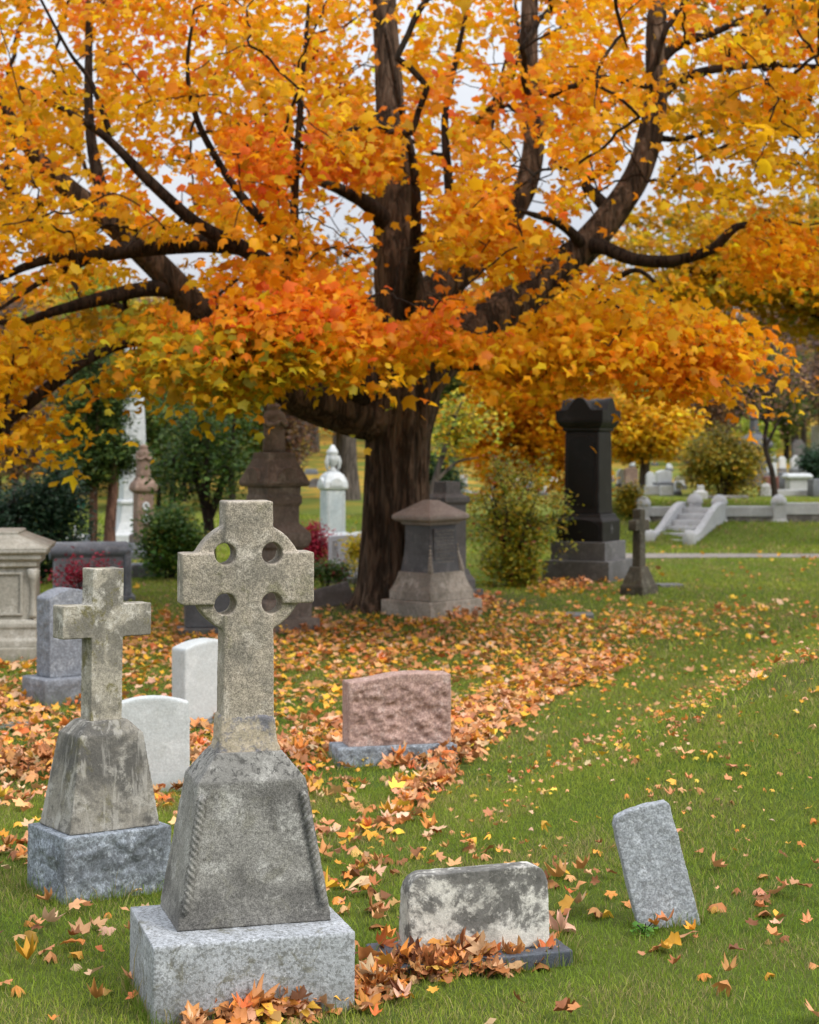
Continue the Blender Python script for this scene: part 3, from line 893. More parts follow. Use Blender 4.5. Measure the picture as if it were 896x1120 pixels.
t = thing('verdigris_lantern', 'small teal green ball lantern on a thin post behind the white cross', 'ornament', g, 0)
tb = Tubes(); tb.add([(0, 0, -.1), (0, 0, .5), (0, 0, .95)], [.018, .015, .013], 8); tb.build('post', S_MOSSY, t)
obj('ball', lathe([(.02, .94), (.06, .96), (.09, 1.02), (.09, 1.08), (.06, 1.15), (.02, 1.18)], 12), S_TEAL, t, True)

# flat markers in the lawn
for (px, py, w, d, lab) in ((634, 674, .36, .5, 'flat grey marker flush with the leaf-strewn lawn below the black monument'), (732, 641, .40, .4, 'flat pale marker in the grass right of the mossy cross'), (12, 797, .30, .3, 'flat grey marker in the grass at the left edge below the tomb')):
    g = G(px, py)
    t = thing('flat_marker', lab, 'grave marker', g, random.uniform(-5, 12), 'flat markers in the lawn')
    obj('slab', box(w, d, -.08, .035), S_GREY, t, bevel=.01)

# ------------------------------------------------------------------ retaining wall, stairs and the far stones
WY = 44.5


def wpost(px, Y, h, w, lab, z=None):
    g = onY(px, Y)
    if z is not None: g.z = z
    t = thing('wall_post', lab, 'stone post', g, 0, 'domed posts of the retaining wall')
    obj('shaft', loft([(w * .62, -.2), (w * .62, .06), (w * .5, .10), (w * .5, h - .12)], 1), S_STAIR, t, bevel=.015)
    obj('domed_cap', lathe([(w * .60, h - .121), (w * .66, h - .09), (w * .64, h - .03), (w * .5, h + .05), (w * .3, h + .10), (.02, h + .12)], 16), S_STAIR, t, True)
    return t


def wall_run(px0, px1, Y, z0, z1, lab, thick=.30):
    x0, x1 = (px0 - CX) / F * Y, (px1 - CX) / F * Y
    g = Vector(((x0 + x1) / 2, Y, 0)); w = abs(x1 - x0)
    t = thing('retaining_wall', lab, 'wall', g, 0)
    worn(obj('rubble_base', box(w, thick - .06, z0 - .3, z0 + .16), S_RUBBLE, t), .045, .02, 6)
    obj('coping_wall', box(w, thick, z0 + .155, z1), S_STAIR, t, bevel=.015)
    return t


wall_run(697, 760, WY + .15, .42, .80, 'pale granite retaining wall left of the curved stairs')
wall_run(781, 846, WY, .42, .82, 'pale granite retaining wall between the stairs and the next post')
wall_run(852, 940, WY, .47, .90, 'pale granite retaining wall running out at the right edge')
for px, Y, h, lab in ((703, WY + .1, .52, 'domed stone post at the far left end of the retaining wall, nearest the black monument'), (760, WY + .1, .58, 'domed stone post at the top of the stairs, left side'),
                      (787, WY - .15, .56, 'domed stone post at the top of the stairs, right side'), (852, WY - .1, .56, 'domed stone post midway along the wall right of the stairs')):
    wpost(px, Y, h, .30, lab, .42 if px > 700 else .4)

t = thing('stone_stairs', 'short flight of pale granite steps with curved side walls', 'stairs', Vector(((769 - CX) / F * 44.45, 44.45, 0)), -27)
LEN = 2.25
for k in range(6):
    obj('step', box(.78, .385, -.15, .125 + k * .132, (0, -LEN + .24 + k * .37)), S_STAIR, t, bevel=.012)
for s in (-1, 1):
    pr = [(-LEN - .20, -.15)]
    for q in range(19):
        u = q / 18; yy = -LEN - .20 + u * (LEN + .2)
        pr.append((yy, .26 + .66 * float(sst(.10, .94, u)) + .03 * math.sin(u * math.pi)))
    pr.append((-.0, -.15))
    o = obj('curved_side_wall', prism(pr, -.085, .085), S_STAIR, t, bevel=.03)
    o.rotation_euler = (0, 0, R(90)); o.location = (s * .478, 0, 0)
    obj('newel', lathe([(.15, -.1), (.15, .24), (.14, .29), (.09, .34), (.01, .36)], 14, (s * .478, -LEN - .2)), S_STAIR, t, True)

# the wall's upper terrace kerb
g = onY(868, 50.5)
t = thing('kerb_wall', 'low pale stone kerb on the terrace beneath the white table tomb', 'kerb', g, 0)
obj('coping', box(1.45, .25, -.2, .16), S_STAIR, t, bevel=.02); obj('end_post', loft([(.14, -.2), (.14, .26), (.09, .33)], 1, (-.78, 0)), S_STAIR, t, bevel=.02)
g = onY(790, 47.5)
t = thing('kerb_wall', 'low weathered stone kerb in the grass below the yellow-green bush', 'kerb', g, 0)
obj('coping', box(1.3, .22, -.2, .12), S_RUBBLE, t, bevel=.03); obj('end_post', loft([(.16, -.2), (.16, .22), (.08, .24), (.08, .38)], 1, (-.55, 0)), S_STAIR, t, bevel=.02)


def far_stone(px0, px1, pyt, Y, mat, label, kind='arch', base=.12, grp=None, pyb=None, yaw=6, name='headstone', cat='headstone', d=.2):
    g = onY((px0 + px1) / 2, Y)
    w = (px1 - px0) / F * Y; h = CZ - (pyt - HZ) / F * Y - g.z
    t = thing(name, label, cat, g, yaw, grp)
    if base: obj('plinth', box(w * 1.18, d * 1.7, -.15, base), S_GREY if mat is not S_GREY else S_DGREY, t, bevel=.01)
    pr = {'arch': arch_profile(w, h, w * .18, base=base - .001), 'flat': [(-w / 2, base), (w / 2, base), (w / 2, h), (-w / 2, h)],
          'shoulder': [(-w / 2, base), (w / 2, base), (w / 2, h * .85), (w * .34, h * .87), (w * .25, h), (-w * .25, h), (-w * .34, h * .87), (-w / 2, h * .85)],
          'round': arch_profile(w, h, w * .45, base=base - .001)}[kind]
    obj('slab', prism(pr, -d / 2, d / 2), mat, t, bevel=.012)
    return t


# right-hand plot above the wall
far_stone(675, 683, 513, 55, S_OBEL, 'narrow white headstone just right of the tall black monument', 'round')
far_stone(683, 697, 511, 53, S_TAN, 'pinkish headstone between the black monument and a golden tree trunk', 'arch', .2, d=.3)
far_stone(707, 716, 516, 52.4, S_OBEL, 'narrow bright white headstone right of the golden tree trunk', 'round', .1)
far_stone(706, 719, 531, 51, S_STAIR, 'low grey block in front of the narrow bright white headstone', 'flat', 0, d=.35)
far_stone(718, 734, 514, 51.8, S_OBEL, 'broad white headstone second right of the golden tree trunk', 'arch', .3, d=.35)
far_stone(722, 735, 531, 50.5, S_STAIR, 'grey headstone standing in front of the broad white one', 'flat', 0, d=.3)
far_stone(738, 749, 521, 54, S_OBEL, 'white headstone half hidden by the yellow-green bush', 'shoulder')
far_stone(835, 849, 506, 56, S_OBEL, 'tall white headstone rising behind a red granite block', 'flat', .1)
far_stone(835, 850, 521, 53, S_REDST, 'red granite block in front of a tall white headstone', 'flat', 0, d=.4)
far_stone(851, 861, 516, 54, S_GREY, 'grey headstone between the red block and the white table tomb', 'flat', 0)
far_stone(865, 878, 498, 62, S_STAIR, 'white tapered headstone behind the white table tomb', 'round', .2)
far_stone(866, 880, 481, 68, S_DGREY, 'dark grey headstone on the slope above the white table tomb', 'shoulder', .2)
far_stone(888, 900, 466, 76, S_OBEL, 'tall pale headstone at the right edge high on the slope', 'flat', .2)
far_stone(838, 848, 480, 70, S_OBEL, 'pale headstone on the slope right of the dark statue monument', 'round', .2)
far_stone(886, 902, 524, 50, S_GREY, 'squat grey block on the terrace at the right edge', 'flat', 0, d=.5)
for px0, px1, top, Y, m_, k_, lab in (
        (664, 671, 515, 58, S_OBEL, 'round', 'small white headstone touching the right edge of the black monument shaft'), (738, 744, 526, 50.8, S_OBEL, 'arch', 'little white headstone last before the yellow-green bush'),
        (750, 757, 508, 70, S_OBEL, 'flat', 'white headstone high on the slope above the yellow-green bush, left one'), (766, 773, 506, 72, S_STAIR, 'arch', 'off-white headstone high on the slope above the yellow-green bush, right one'),
        (852, 859, 499, 64, S_OBEL, 'round', 'white rounded headstone just right of the thin bare tree trunk'), (880, 887, 505, 60, S_STAIR, 'arch', 'off-white headstone behind the lid end of the white table tomb'),
        (550, 557, 518, 66, S_OBEL, 'round', 'white rounded headstone showing over the middle of the green bush'), (561, 569, 524, 62, S_STAIR, 'flat', 'square off-white headstone over the right half of the green bush'),
        (689, 694, 505, 66, S_OBEL, 'arch', 'small white headstone high behind the golden tree, left of its trunk'), (713, 719, 506, 68, S_STAIR, 'flat', 'small off-white headstone high behind the golden tree, right of its trunk'),
        (729, 735, 507, 64, S_OBEL, 'round', 'small white round-topped headstone between the golden tree and the yellow-green bush'), (889, 896, 512, 57, S_OBEL, 'arch', 'white headstone at the right edge above the squat grey block'),
        (602, 609, 522, 60, S_OBEL, 'arch', 'white headstone directly left of the black monument shaft'), (481, 486, 517, 68, S_STAIR, 'arch', 'tiny off-white headstone nearest the maple trunk in the far row')):
    far_stone(px0, px1, top, Y, m_, lab, k_, .1)
far_stone(755, 764, 519, 60, S_STAIR, 'small white headstone glimpsed through the yellow-green bush', 'arch')
g = onY(872, 52)
t = thing('table_tomb', 'white table tomb with overhanging lid beside a thin bare tree', 'tomb', g, 4)
obj('body', box(.56, .5, -.1, .40), S_STAIR, t, bevel=.02)
obj('lid', loft([(.33, .399), (.36, .43), (.36, .48), (.30, .54)], .9), S_OBEL, t, bevel=.015)
g = onY(825, 56)
t = thing('dark_statue_monument', 'far dark grey monument with small statue behind the yellow-green bush', 'monument', g, 30)
obj('plinth', loft([(.42, -.1), (.42, .35), (.36, .4)], 1), S_DGREY, t, bevel=.01)
obj('shaft', loft([(.28, .399), (.26, 1.05)], 1), S_PANEL, t, bevel=.01)
obj('cap', loft([(.27, 1.049), (.40, 1.16), (.41, 1.24), (.30, 1.42), (.15, 1.54), (.15, 1.60)], 1), S_PANEL, t, bevel=.012)
st = draped_figure(.75, .15, S_PANEL, t, 'statue', 2); st.location = (0, 0, 1.595)
# row beyond the green bush
for px0, px1, top, Y, m, k, lab in (
        (488, 494, 519, 64, S_OBEL, 'round', 'bright white slim headstone, first in the far row right of the maple trunk'),
        (495.5, 501.5, 520, 63, S_BLUEG, 'arch', 'grey slim headstone, second in the far row right of the maple trunk'),
        (503, 511, 519.5, 62, S_STAIR, 'flat', 'off-white headstone, third in the far row right of the maple trunk'),
        (536, 546, 521, 60, S_BLUEG, 'arch', 'grey headstone seen over the green bush beside the far row'),
        (590, 598, 531, 58, S_OBEL, 'arch', 'white headstone between the green bush and the tall black monument'),
        (576, 583, 526, 61, S_OBEL, 'round', 'small rounded white headstone left of the tall black monument'),
        (463, 477, 540, 50, S_MARB, 'flat', 'pale blue block just right of the maple trunk behind the stele'),
        (385, 390.5, 538, 60, S_MARB, 'arch', 'small white headstone close left of the maple trunk'),
        (334, 347, 513, 70, S_BLUEG, 'flat', 'grey headstone on the far yellow lawn left of the marble urn'),
        (339, 352, 523, 62, S_DGREY, 'arch', 'dark headstone on the far yellow lawn left of the marble pillar')):
    far_stone(px0, px1, top, Y, m, lab, k, .1, yaw=random.uniform(-4, 14))
for px, Y, lab in ((514, 56, 'pale grave slab tilted on the ground beyond the green bush, nearer the far row'), (528, 55, 'pale grave slab tilted on the ground showing through the green bush top')):
    g = onY(px, Y); g.z += .18
    t = thing('tilted_slab', lab, 'grave slab', g, 15, tilt=(0, 22))
    obj('slab', box(.5, .7, -.06, .06), S_STAIR, t, bevel=.015)

# ------------------------------------------------------------------ ground
def ground_mat():
    m, nt, out = new_mat('lawn_soil'); b = NB(nt)
    v = b.coord()
    n1 = b.noise(v, .35, 5, .6); n2 = b.noise(v, 2.2, 5, .7); n3 = b.noise(v, 55, 4, .75); n4 = b.noise(v, .9, 4, .6)
    c = b.mix(b.ramp(n1, .35, .65), (.080, .125, .020), (.12, .145, .032))
    c = b.mix(b.mul(b.ramp(n2, .5, .75), .5), c, (.115, .10, .04))
    c = b.mix(b.ramp(n3, .3, .7), b.mix(1., c, (.55, .55, .5), 'MULTIPLY'), c)
    # far lawn: bright grass under a film of yellow leaves; bare soil round the maple's foot
    sx = b.n('ShaderNodeSeparateXYZ'); b.link(v, sx.inputs[0])
    far = b.ramp(sx.outputs[1], 33, 45)
    cf = b.mix(b.ramp(n3, .35, .65), (.095, .135, .022), (.15, .18, .034))
    cf = b.mix(b.mul(b.ramp(b.mul(n4, b.mul(n1, .8), 'ADD'), .80, 1.02), b.mul(b.ramp(sx.outputs[1], 46, 66), b.ramp(n3, .25, .6))), cf, (.50, .26, .04))
    c = b.mix(far, c, cf)
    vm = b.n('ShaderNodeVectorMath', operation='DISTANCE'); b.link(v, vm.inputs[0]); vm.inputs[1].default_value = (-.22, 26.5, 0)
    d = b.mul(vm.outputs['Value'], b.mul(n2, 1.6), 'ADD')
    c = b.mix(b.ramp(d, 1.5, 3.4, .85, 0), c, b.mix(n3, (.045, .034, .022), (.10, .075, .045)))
    p = b.n('ShaderNodeBsdfPrincipled'); b.link(c, p.inputs['Base Color']); p.inputs['Roughness'].default_value = 1; p.inputs['Specular IOR Level'].default_value = .1
    bp = b.n('ShaderNodeBump'); bp.inputs['Strength'].default_value = .6; bp.inputs['Distance'].default_value = .03
    b.link(n3, bp.inputs['Height']); b.link(bp.outputs[0], p.inputs['Normal'])
    b.link(p.outputs[0], out.inputs[0])
    return m


ys = np.concatenate([np.linspace(-60, 4, 12), np.arange(4.4, 14, .2), np.arange(14, 36, .35), np.arange(36, 48, .2), np.arange(48, 80, 1), np.geomspace(80, 420, 40)])
us = np.concatenate([np.linspace(-260, -30, 20), np.linspace(-28, -8, 24), np.arange(-7.6, 12, .22), np.linspace(12.5, 30, 24), np.linspace(34, 260, 20)])
X, Y_ = np.meshgrid(us, ys)
Vg = np.stack([X.ravel(), Y_.ravel(), gz(X.ravel(), Y_.ravel())], 1)
nx = len(us); idx = np.arange(len(ys) * nx).reshape(len(ys), nx)
Tg = np.stack([idx[:-1, :-1].ravel(), idx[:-1, 1:].ravel(), idx[1:, 1:].ravel(), idx[1:, :-1].ravel()], 1)
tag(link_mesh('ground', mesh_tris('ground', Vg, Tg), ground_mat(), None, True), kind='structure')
m, nt, out = new_mat('pale_path'); b = NB(nt); v = b.coord()
n1 = b.noise(v, 6, 5, .7); p_ = b.n('ShaderNodeBsdfPrincipled')
b.link(b.mix(b.ramp(n1, .35, .65), (.17, .16, .15), (.29, .25, .21)), p_.inputs['Base Color']); p_.inputs['Roughness'].default_value = .95; b.link(p_.outputs[0], out.inputs[0])
xs = np.arange(4.2, 34, .3); yl = np.linspace(0, 1.5, 5); Vp = []
for y0 in yl:
    for x in xs:
        yy = 37.2 + y0 + .25 * math.sin(x * .35); Vp.append((x, yy, float(gz(x, yy)) + .012))
ix = np.arange(len(Vp)).reshape(5, len(xs))
Tp = np.stack([ix[:-1, :-1].ravel(), ix[:-1, 1:].ravel(), ix[1:, 1:].ravel(), ix[1:, :-1].ravel()], 1)
tag(link_mesh('path', mesh_tris('path', np.array(Vp), Tp), m, None, True), kind='structure')


# ---- where fallen leaves lie: a soft map of drifts on the lawn (densities 0..1 in plan, set out along the view)
def seg_d(px, py, pts):
    best = np.full(px.shape, 1e9)
    for (x0, y0, r0), (x1, y1, r1) in zip(pts, pts[1:]):
        dx, dy = x1 - x0, y1 - y0
        t_ = np.clip(((px - x0) * dx + (py - y0) * dy) / (dx * dx + dy * dy + 1e-9), 0, 1)
        r = r0 + (r1 - r0) * t_
        best = np.minimum(best, np.hypot((px - x0 - t_ * dx), (py - y0 - t_ * dy) * 1.6) / r)
    return best


def noise2(x, y, s, o=0.):
    return np.array([noise.noise(Vector((a * s + o, c * s, o))) for a, c in zip(x, y)])


def leaf_density(x, y):
    px = CX + x / y * F; py = HZ + (CZ - gz(x, y)) / y * F
    d = np.full(x.shape, .012) + .03 * ((y > 34) & (noise2(x, y, .25, 8.) > .05))
    band = seg_d(px, py, [(690, 722, 8), (645, 735, 18), (600, 750, 30), (545, 782, 42), (492, 826, 36), (455, 872, 26), (432, 908, 14)])
    d = np.maximum(d, 1.0 * np.exp(-np.maximum(0, band - .55) ** 2 * 9))
    d = np.maximum(d, .95 * np.exp(-np.maximum(0, seg_d(px, py, [(300, 830, 22), (370, 805, 30), (520, 790, 40), (610, 745, 30)]) - .6) ** 2 * 8))
    und = sst(664, 690, py) * (1 - sst(735, 790, py)) * sst(120, 300, px) * (1 - sst(640, 760, px))
    d = np.maximum(d, .42 * und)
    d = np.maximum(d, .34 * sst(655, 700, py) * (1 - sst(850, 930, py)) * (1 - sst(330, 470, px)))
    for (cx, cy, rx, ry, a) in ((40, 845, 95, 26, 1.), (60, 800, 110, 20, .8), (15, 775, 60, 16, .9), (95, 725, 60, 12, .7), (140, 690, 60, 8, .5), (10, 930, 50, 18, .8), (60, 1030, 100, 30, .30),
                                (330, 870, 45, 30, .30), (350, 930, 70, 36, .45), (385, 985, 40, 40, .55), (425, 915, 34, 30, .6), (260, 800, 70, 18, .8), (200, 830, 40, 30, .8), (300, 1090, 130, 22, .8), (470, 1062, 90, 16, .7), (415, 1078, 45, 14, .9),
                                (470, 935, 160, 22, .34), (640, 975, 50, 28, .50), (815, 982, 70, 24, .50), (610, 985, 30, 16, .4), (740, 1030, 80, 20, .18), (600, 1060, 150, 40, .08),
                                (230, 690, 60, 10, .6), (320, 690, 60, 12, .8), (520, 668, 40, 10, .9), (620, 641, 50, 7, .9), (690, 690, 110, 20, .30), (790, 668, 120, 12, .16), (760, 705, 60, 12, .14), (120, 1000, 60, 40, .22), (800, 1080, 90, 30, .12), (545, 925, 60, 22, .14)):
        q = ((px - cx) / rx) ** 2 + ((py - cy) / ry) ** 2
        d = np.maximum(d, a * np.exp(-q * 1.1))
    right = sst(470, 560, px) * sst(690, 740, py) * (1 - sst(1000, 1080, py))
    d = np.maximum(d, (.11 + .10 * (noise2(x, y, .8, 4.) > .1)) * right)
    d = np.maximum(d, .035 * (py > 860) * (px > 400))
    return d, px, py


def heap(px, py):
    h = .20 * np.exp(-(((px - 335) / 100) ** 2 + ((py - 1092 + .17 * (px - 335)) / 22) ** 2))
    h += .06 * np.exp(-(((px - 490) / 85) ** 2 + ((py - 1062 + .10 * (px - 490)) / 12) ** 2))
    h += .15 * np.exp(-(((px - 465) / 50) ** 2 + ((py - 826) / 12) ** 2))
    h += .15 * np.exp(-(((px - 512) / 26) ** 2 + ((py - 668) / 10) ** 2)) + .08 * np.exp(-(((px - 60) / 90) ** 2 + ((py - 845) / 22) ** 2))
    return h


# ---- grass
def grass(n, y0, y1, h, wd, seed):
    y = np.sqrt(rng.uniform(y0 ** 2, y1 ** 2, n)); x = (y * .24 + 1.3) * rng.uniform(-1, 1, n)
    dens, px, py = leaf_density(x, y)
    keep = rng.random(n) > np.clip(dens * .85, 0, .8)
    keep &= ~((y > 37.0) & (y < 38.9) & (x > 4)) & ~((y > 44.2) & (y < 44.9) & (x > 4.8))
    soil = np.hypot(x + .22, y - 26.5) > rng.uniform(1.0, 3.6, n)
    keep &= soil
    x, y = x[keep], y[keep]; n = len(x)
    n1 = noise2(x, y, .35, 3.); n2 = noise2(x, y, 1.7, 9.)
    hh = h * np.exp(rng.normal(0, .3, n)) * (1 + .35 * n2)
    a = rng.uniform(0, 2 * np.pi, n); lean = rng.normal(0, .55, (n, 2))
    w = wd * rng.uniform(.6, 1.3, n)
    z = gz(x, y) - .004
    bx, by = np.cos(a) * w, np.sin(a) * w
    tipx, tipy = x + lean[:, 0] * hh, y + lean[:, 1] * hh
    V = np.stack([np.stack([x - bx, y - by, z], 1), np.stack([x + bx, y + by, z], 1),
                  np.stack([x + .35 * (tipx - x) + bx * .7, y + .35 * (tipy - y) + by * .7, z + hh * .6], 1),
                  np.stack([x + .35 * (tipx - x) - bx * .7, y + .35 * (tipy - y) - by * .7, z + hh * .6], 1), np.stack([tipx, tipy, z + hh * .95], 1)], 1)
    k = np.arange(n)[:, None] * 5
    T = np.concatenate([k + [0, 1, 2], k + [0, 2, 3], k + [3, 2, 4]])
    g1 = np.array([.19, .28, .028]); g2 = np.array([.33, .38, .050]); dry = np.array([.40, .33, .14])
    mixv = np.clip(.45 + 1.0 * n1 + .5 * n2 + rng.normal(0, .25, n), 0, 1)[:, None]
    c = g1 * (1 - mixv) + g2 * mixv
    dr = (rng.random(n) < np.clip(.17 + .60 * n2 - .25 * n1, .03, .6))[:, None]
    c = np.where(dr, dry * rng.uniform(.6, 1.2, (n, 1)), c) * np.exp(rng.normal(0, .18, (n, 1)))
    return V.reshape(-1, 3), T, np.repeat(c, 5, 0)


def tufts(spots, per):
    V, C = [], []
    for x0, y0, w, d, yaw in spots:
        n = int(per * 2 * (w + d)); a = R(yaw)
        t_ = rng.uniform(0, 1, n); side = rng.integers(0, 4, n); o_ = np.abs(rng.normal(0, .018, n)) + .004
        lx = np.where(side < 2, (t_ - .5) * w, np.where(side == 2, 1, -1) * (w / 2 + o_)); ly = np.where(side < 2, np.where(side == 0, -1, 1) * (d / 2 + o_), (t_ - .5) * d)
        x = x0 + lx * math.cos(a) - ly * math.sin(a); y = y0 + lx * math.sin(a) + ly * math.cos(a)
        z = gz(x, y) - .005; h_ = rng.gamma(3.5, .016, n); an = rng.uniform(0, 6.28, n); w_ = rng.uniform(.0012, .0024, n)
        le = rng.normal(0, .35, (n, 2)) * h_[:, None]
        bx, by = np.cos(an) * w_, np.sin(an) * w_
        V.append(np.stack([np.stack([x - bx, y - by, z], 1), np.stack([x + bx, y + by, z], 1), np.stack([x + .35 * le[:, 0] + bx * .7, y + .35 * le[:, 1] + by * .7, z + h_ * .6], 1),
                           np.stack([x + .35 * le[:, 0] - bx * .7, y + .35 * le[:, 1] - by * .7, z + h_ * .6], 1), np.stack([x + le[:, 0], y + le[:, 1], z + h_ * .95], 1)], 1))
        c = np.array([.16, .235, .03]) * np.exp(rng.normal(0, .22, (n, 1))); c[rng.random(n) < .25] = (.40, .33, .14); C.append(c)
    V = np.concatenate(V); C = np.concatenate(C); k = np.arange(len(V))[:, None] * 5
    return V.reshape(-1, 3), np.concatenate([k + [0, 1, 2], k + [0, 2, 3], k + [3, 2, 4]]), np.repeat(C, 5, 0)


SPOTS = []
for o_ in list(COL.objects):
    if o_.get('category') in ('grave cross', 'headstone', 'tomb', 'gravestone', 'grave marker') and o_.location.y < 24:
        bb = [c_ for c_ in o_.children]
        w_ = max(max(abs(q[0]) for q in c_.bound_box) for c_ in bb) * 2 - .0; d_ = max(max(abs(q[1]) for q in c_.bound_box) for c_ in bb) * 2
        base_ = min(bb, key=lambda c_: min(q[2] for q in c_.bound_box))
        xs_ = [q[0] for q in base_.bound_box]; ys_ = [q[1] for q in base_.bound_box]
        a_ = o_.rotation_euler[2]; cx_, cy_ = (min(xs_) + max(xs_)) / 2, (min(ys_) + max(ys_)) / 2
        SPOTS.append((o_.location.x + cx_ * math.cos(a_) - cy_ * math.sin(a_), o_.location.y + cx_ * math.sin(a_) + cy_ * math.cos(a_), max(xs_) - min(xs_), max(ys_) - min(ys_), math.degrees(a_)))
M_GRASS = leaf_mat('grass_blade', .38, .6, .2)
parts = [grass(310000, 5.2, 12, .030, .0017, 1), grass(170000, 12, 20, .032, .003, 2), grass(130000, 20, 38, .042, .006, 3), grass(70000, 37, 48, .06, .012, 4), tufts(SPOTS, 420)]
off = 0; Vs, Ts, Cs = [], [], []
for v_, t_, c_ in parts: Vs.append(v_); Ts.append(t_ + off); Cs.append(c_); off += len(v_)
tag(link_mesh('grass', mesh_tris('grass', np.concatenate(Vs), np.concatenate(Ts), np.concatenate(Cs)), M_GRASS), 'mown green autumn lawn with dry blades', 'grass', kind='stuff')

# ---- fallen leaves
DRY = [(4, (.60, .26, .10)), (5, (.68, .34, .16)), (3, (.68, .25, .05)), (1.4, (.74, .38, .05)), (1.4, (.38, .16, .06)), (2.2, (.72, .45, .27)), (.7, (.60, .15, .04)), (.4, (.78, .50, .05))]
YEL = [(4, (.72, .40, .035)), (2, (.66, .30, .03)), (2, (.60, .32, .10)), (1, (.78, .52, .07))]
BRN = [(3, (.26, .10, .035)), (3, (.42, .17, .055)), (3, (.55, .24, .08)), (1.5, (.62, .36, .19)), (1, (.60, .30, .05)), (.6, (.14, .055, .025))]
M_FALL = leaf_mat('fallen_leaf', .18, .55, .3)
T_TORN = (np.array([(0, -.4, .05), (.22, -.1, .16), (.12, .2, .02), (.02, .42, .14), (-.10, .12, .0), (-.26, -.05, .15)]), np.array([(0, 1, 5), (1, 2, 5), (2, 4, 5), (2, 3, 4)]))
near_t = [T_TORN] + [maple_template(c, f, 24, dr) for c, f, dr in ((.35, .25, .1), (-.3, .3, .3), (.7, -.15, .2), (.15, .6, -.2), (-.7, .1, .4), (1.0, .1, .1))]
far_t = [T_TORN] + [maple_template(c, f, 10, dr) for c, f, dr in ((.35, .25, .1), (-.4, .3, .3), (.5, -.2, .2))]
POS, NRM, SIZ, COLR, NEAR = [], [], [], [], []
for (n, y0, y1, lsz) in ((9500, 6.3, 9.5, .076), (17000, 9.5, 14, .074), (52000, 14, 26, .076), (30000, 26, 37, .088), (9000, 37, 46, .10)):
    y = np.sqrt(rng.uniform(y0 ** 2, y1 ** 2, n)); x = (y * .25 + .9) * rng.uniform(-1, 1, n)
    d, px, py = leaf_density(x, y)
    cl = noise2(x, y, 1.5, 5.) + .6 * noise2(x, y, 4.2, 2.)
    pr = d * np.clip(1 + 1.5 * cl * (1 - d), .1, 2.2)
    k = rng.random(n) < pr * {6.3: .36, 9.5: .75, 14: .80, 26: .7, 37: .9}[y0]
    x, y, d, px, py = x[k], y[k], d[k], px[k], py[k]; m_ = len(x)
    hp = heap(px, py)
    z = gz(x, y) + .022 + np.abs(rng.normal(0, .018, m_)) * (1 + d) + hp * rng.uniform(.0, 1., m_)
    tilt = .35 + .3 * (hp > .03)
    nn = np.stack([rng.normal(0, tilt, m_), rng.normal(0, tilt, m_), np.ones(m_)], 1)
    small = (px > 480) & (py > 700) & (py < 960) & (d < .3) & (rng.random(m_) < .9)
    sz = lsz * np.exp(np.clip(rng.normal(0, .30, m_), -.9, .42)); sz[small] *= .45
    c = pick(DRY, m_)
    yl_ = rng.random(m_) < np.where(py < 790, .42, .13) * (1.1 - .75 * d); c[yl_] = pick(YEL, int(yl_.sum()))
    bw = (hp > .05) | ((py > 930) & (rng.random(m_) < .35)); c[bw] = pick(BRN, int(bw.sum()))
    POS.append(np.stack([x, y, z], 1)); NRM.append(nn); SIZ.append(sz); COLR.append(c); NEAR.append(np.full(m_, y1 <= 14))
# the deep heaps against the stones
for (cx, cy, sl, rx, ry, nl) in ((325, 1104, -.17, 105, 12, 720), (492, 1064, -.10, 96, 8, 560), (470, 824, -.26, 44, 8, 520), (515, 668, -.35, 26, 5, 220), (326, 686, 0, 40, 5, 160)):
    px = cx + np.clip(rng.normal(0, .5, nl), -1.1, 1.1) * rx
    py = cy + sl * (px - cx) + rng.normal(0, .55, nl) * ry
    g = [G(a, c) for a, c in zip(px, py)]
    pp = np.array([(q.x, q.y, q.z) for q in g])
    pk = {325: .11, 492: .08, 470: .14, 515: .16, 326: .12}[cx]
    pp[:, 2] += .02 + pk * rng.random(nl) * np.exp(-((px - cx) / rx) ** 2) * np.exp(-((py - cy - sl * (px - cx)) / ry / 1.1) ** 2)
    POS.append(pp); NRM.append(np.stack([rng.normal(0, .42, nl), rng.normal(-.25, .38, nl), np.ones(nl)], 1))
    SIZ.append(.078 * np.exp(np.clip(rng.normal(0, .30, nl), -.8, .4))); COLR.append(pick(BRN + [(q[0] * .6, q[1]) for q in DRY] if cy > 1000 else DRY, nl)); NEAR.append(np.full(nl, cy > 800))
POS, NRM, SIZ, COLR, NEAR = (np.concatenate(q) for q in (POS, NRM, SIZ, COLR, NEAR))
for nm, sel, tpl in (('fallen_leaves', NEAR, near_t), ('fallen_leaves', ~NEAR, far_t)):
    me = leaves_mesh(nm, POS[sel], NRM[sel], rng.uniform(0, 6.28, sel.sum()), SIZ[sel], COLR[sel], tpl)
    tag(link_mesh(nm, me, M_FALL, None, True), 'dry maple leaves lying on the near lawn' if tpl is near_t else 'dry maple leaves drifted across the lawn under the maple', 'fallen leaves', kind='stuff')

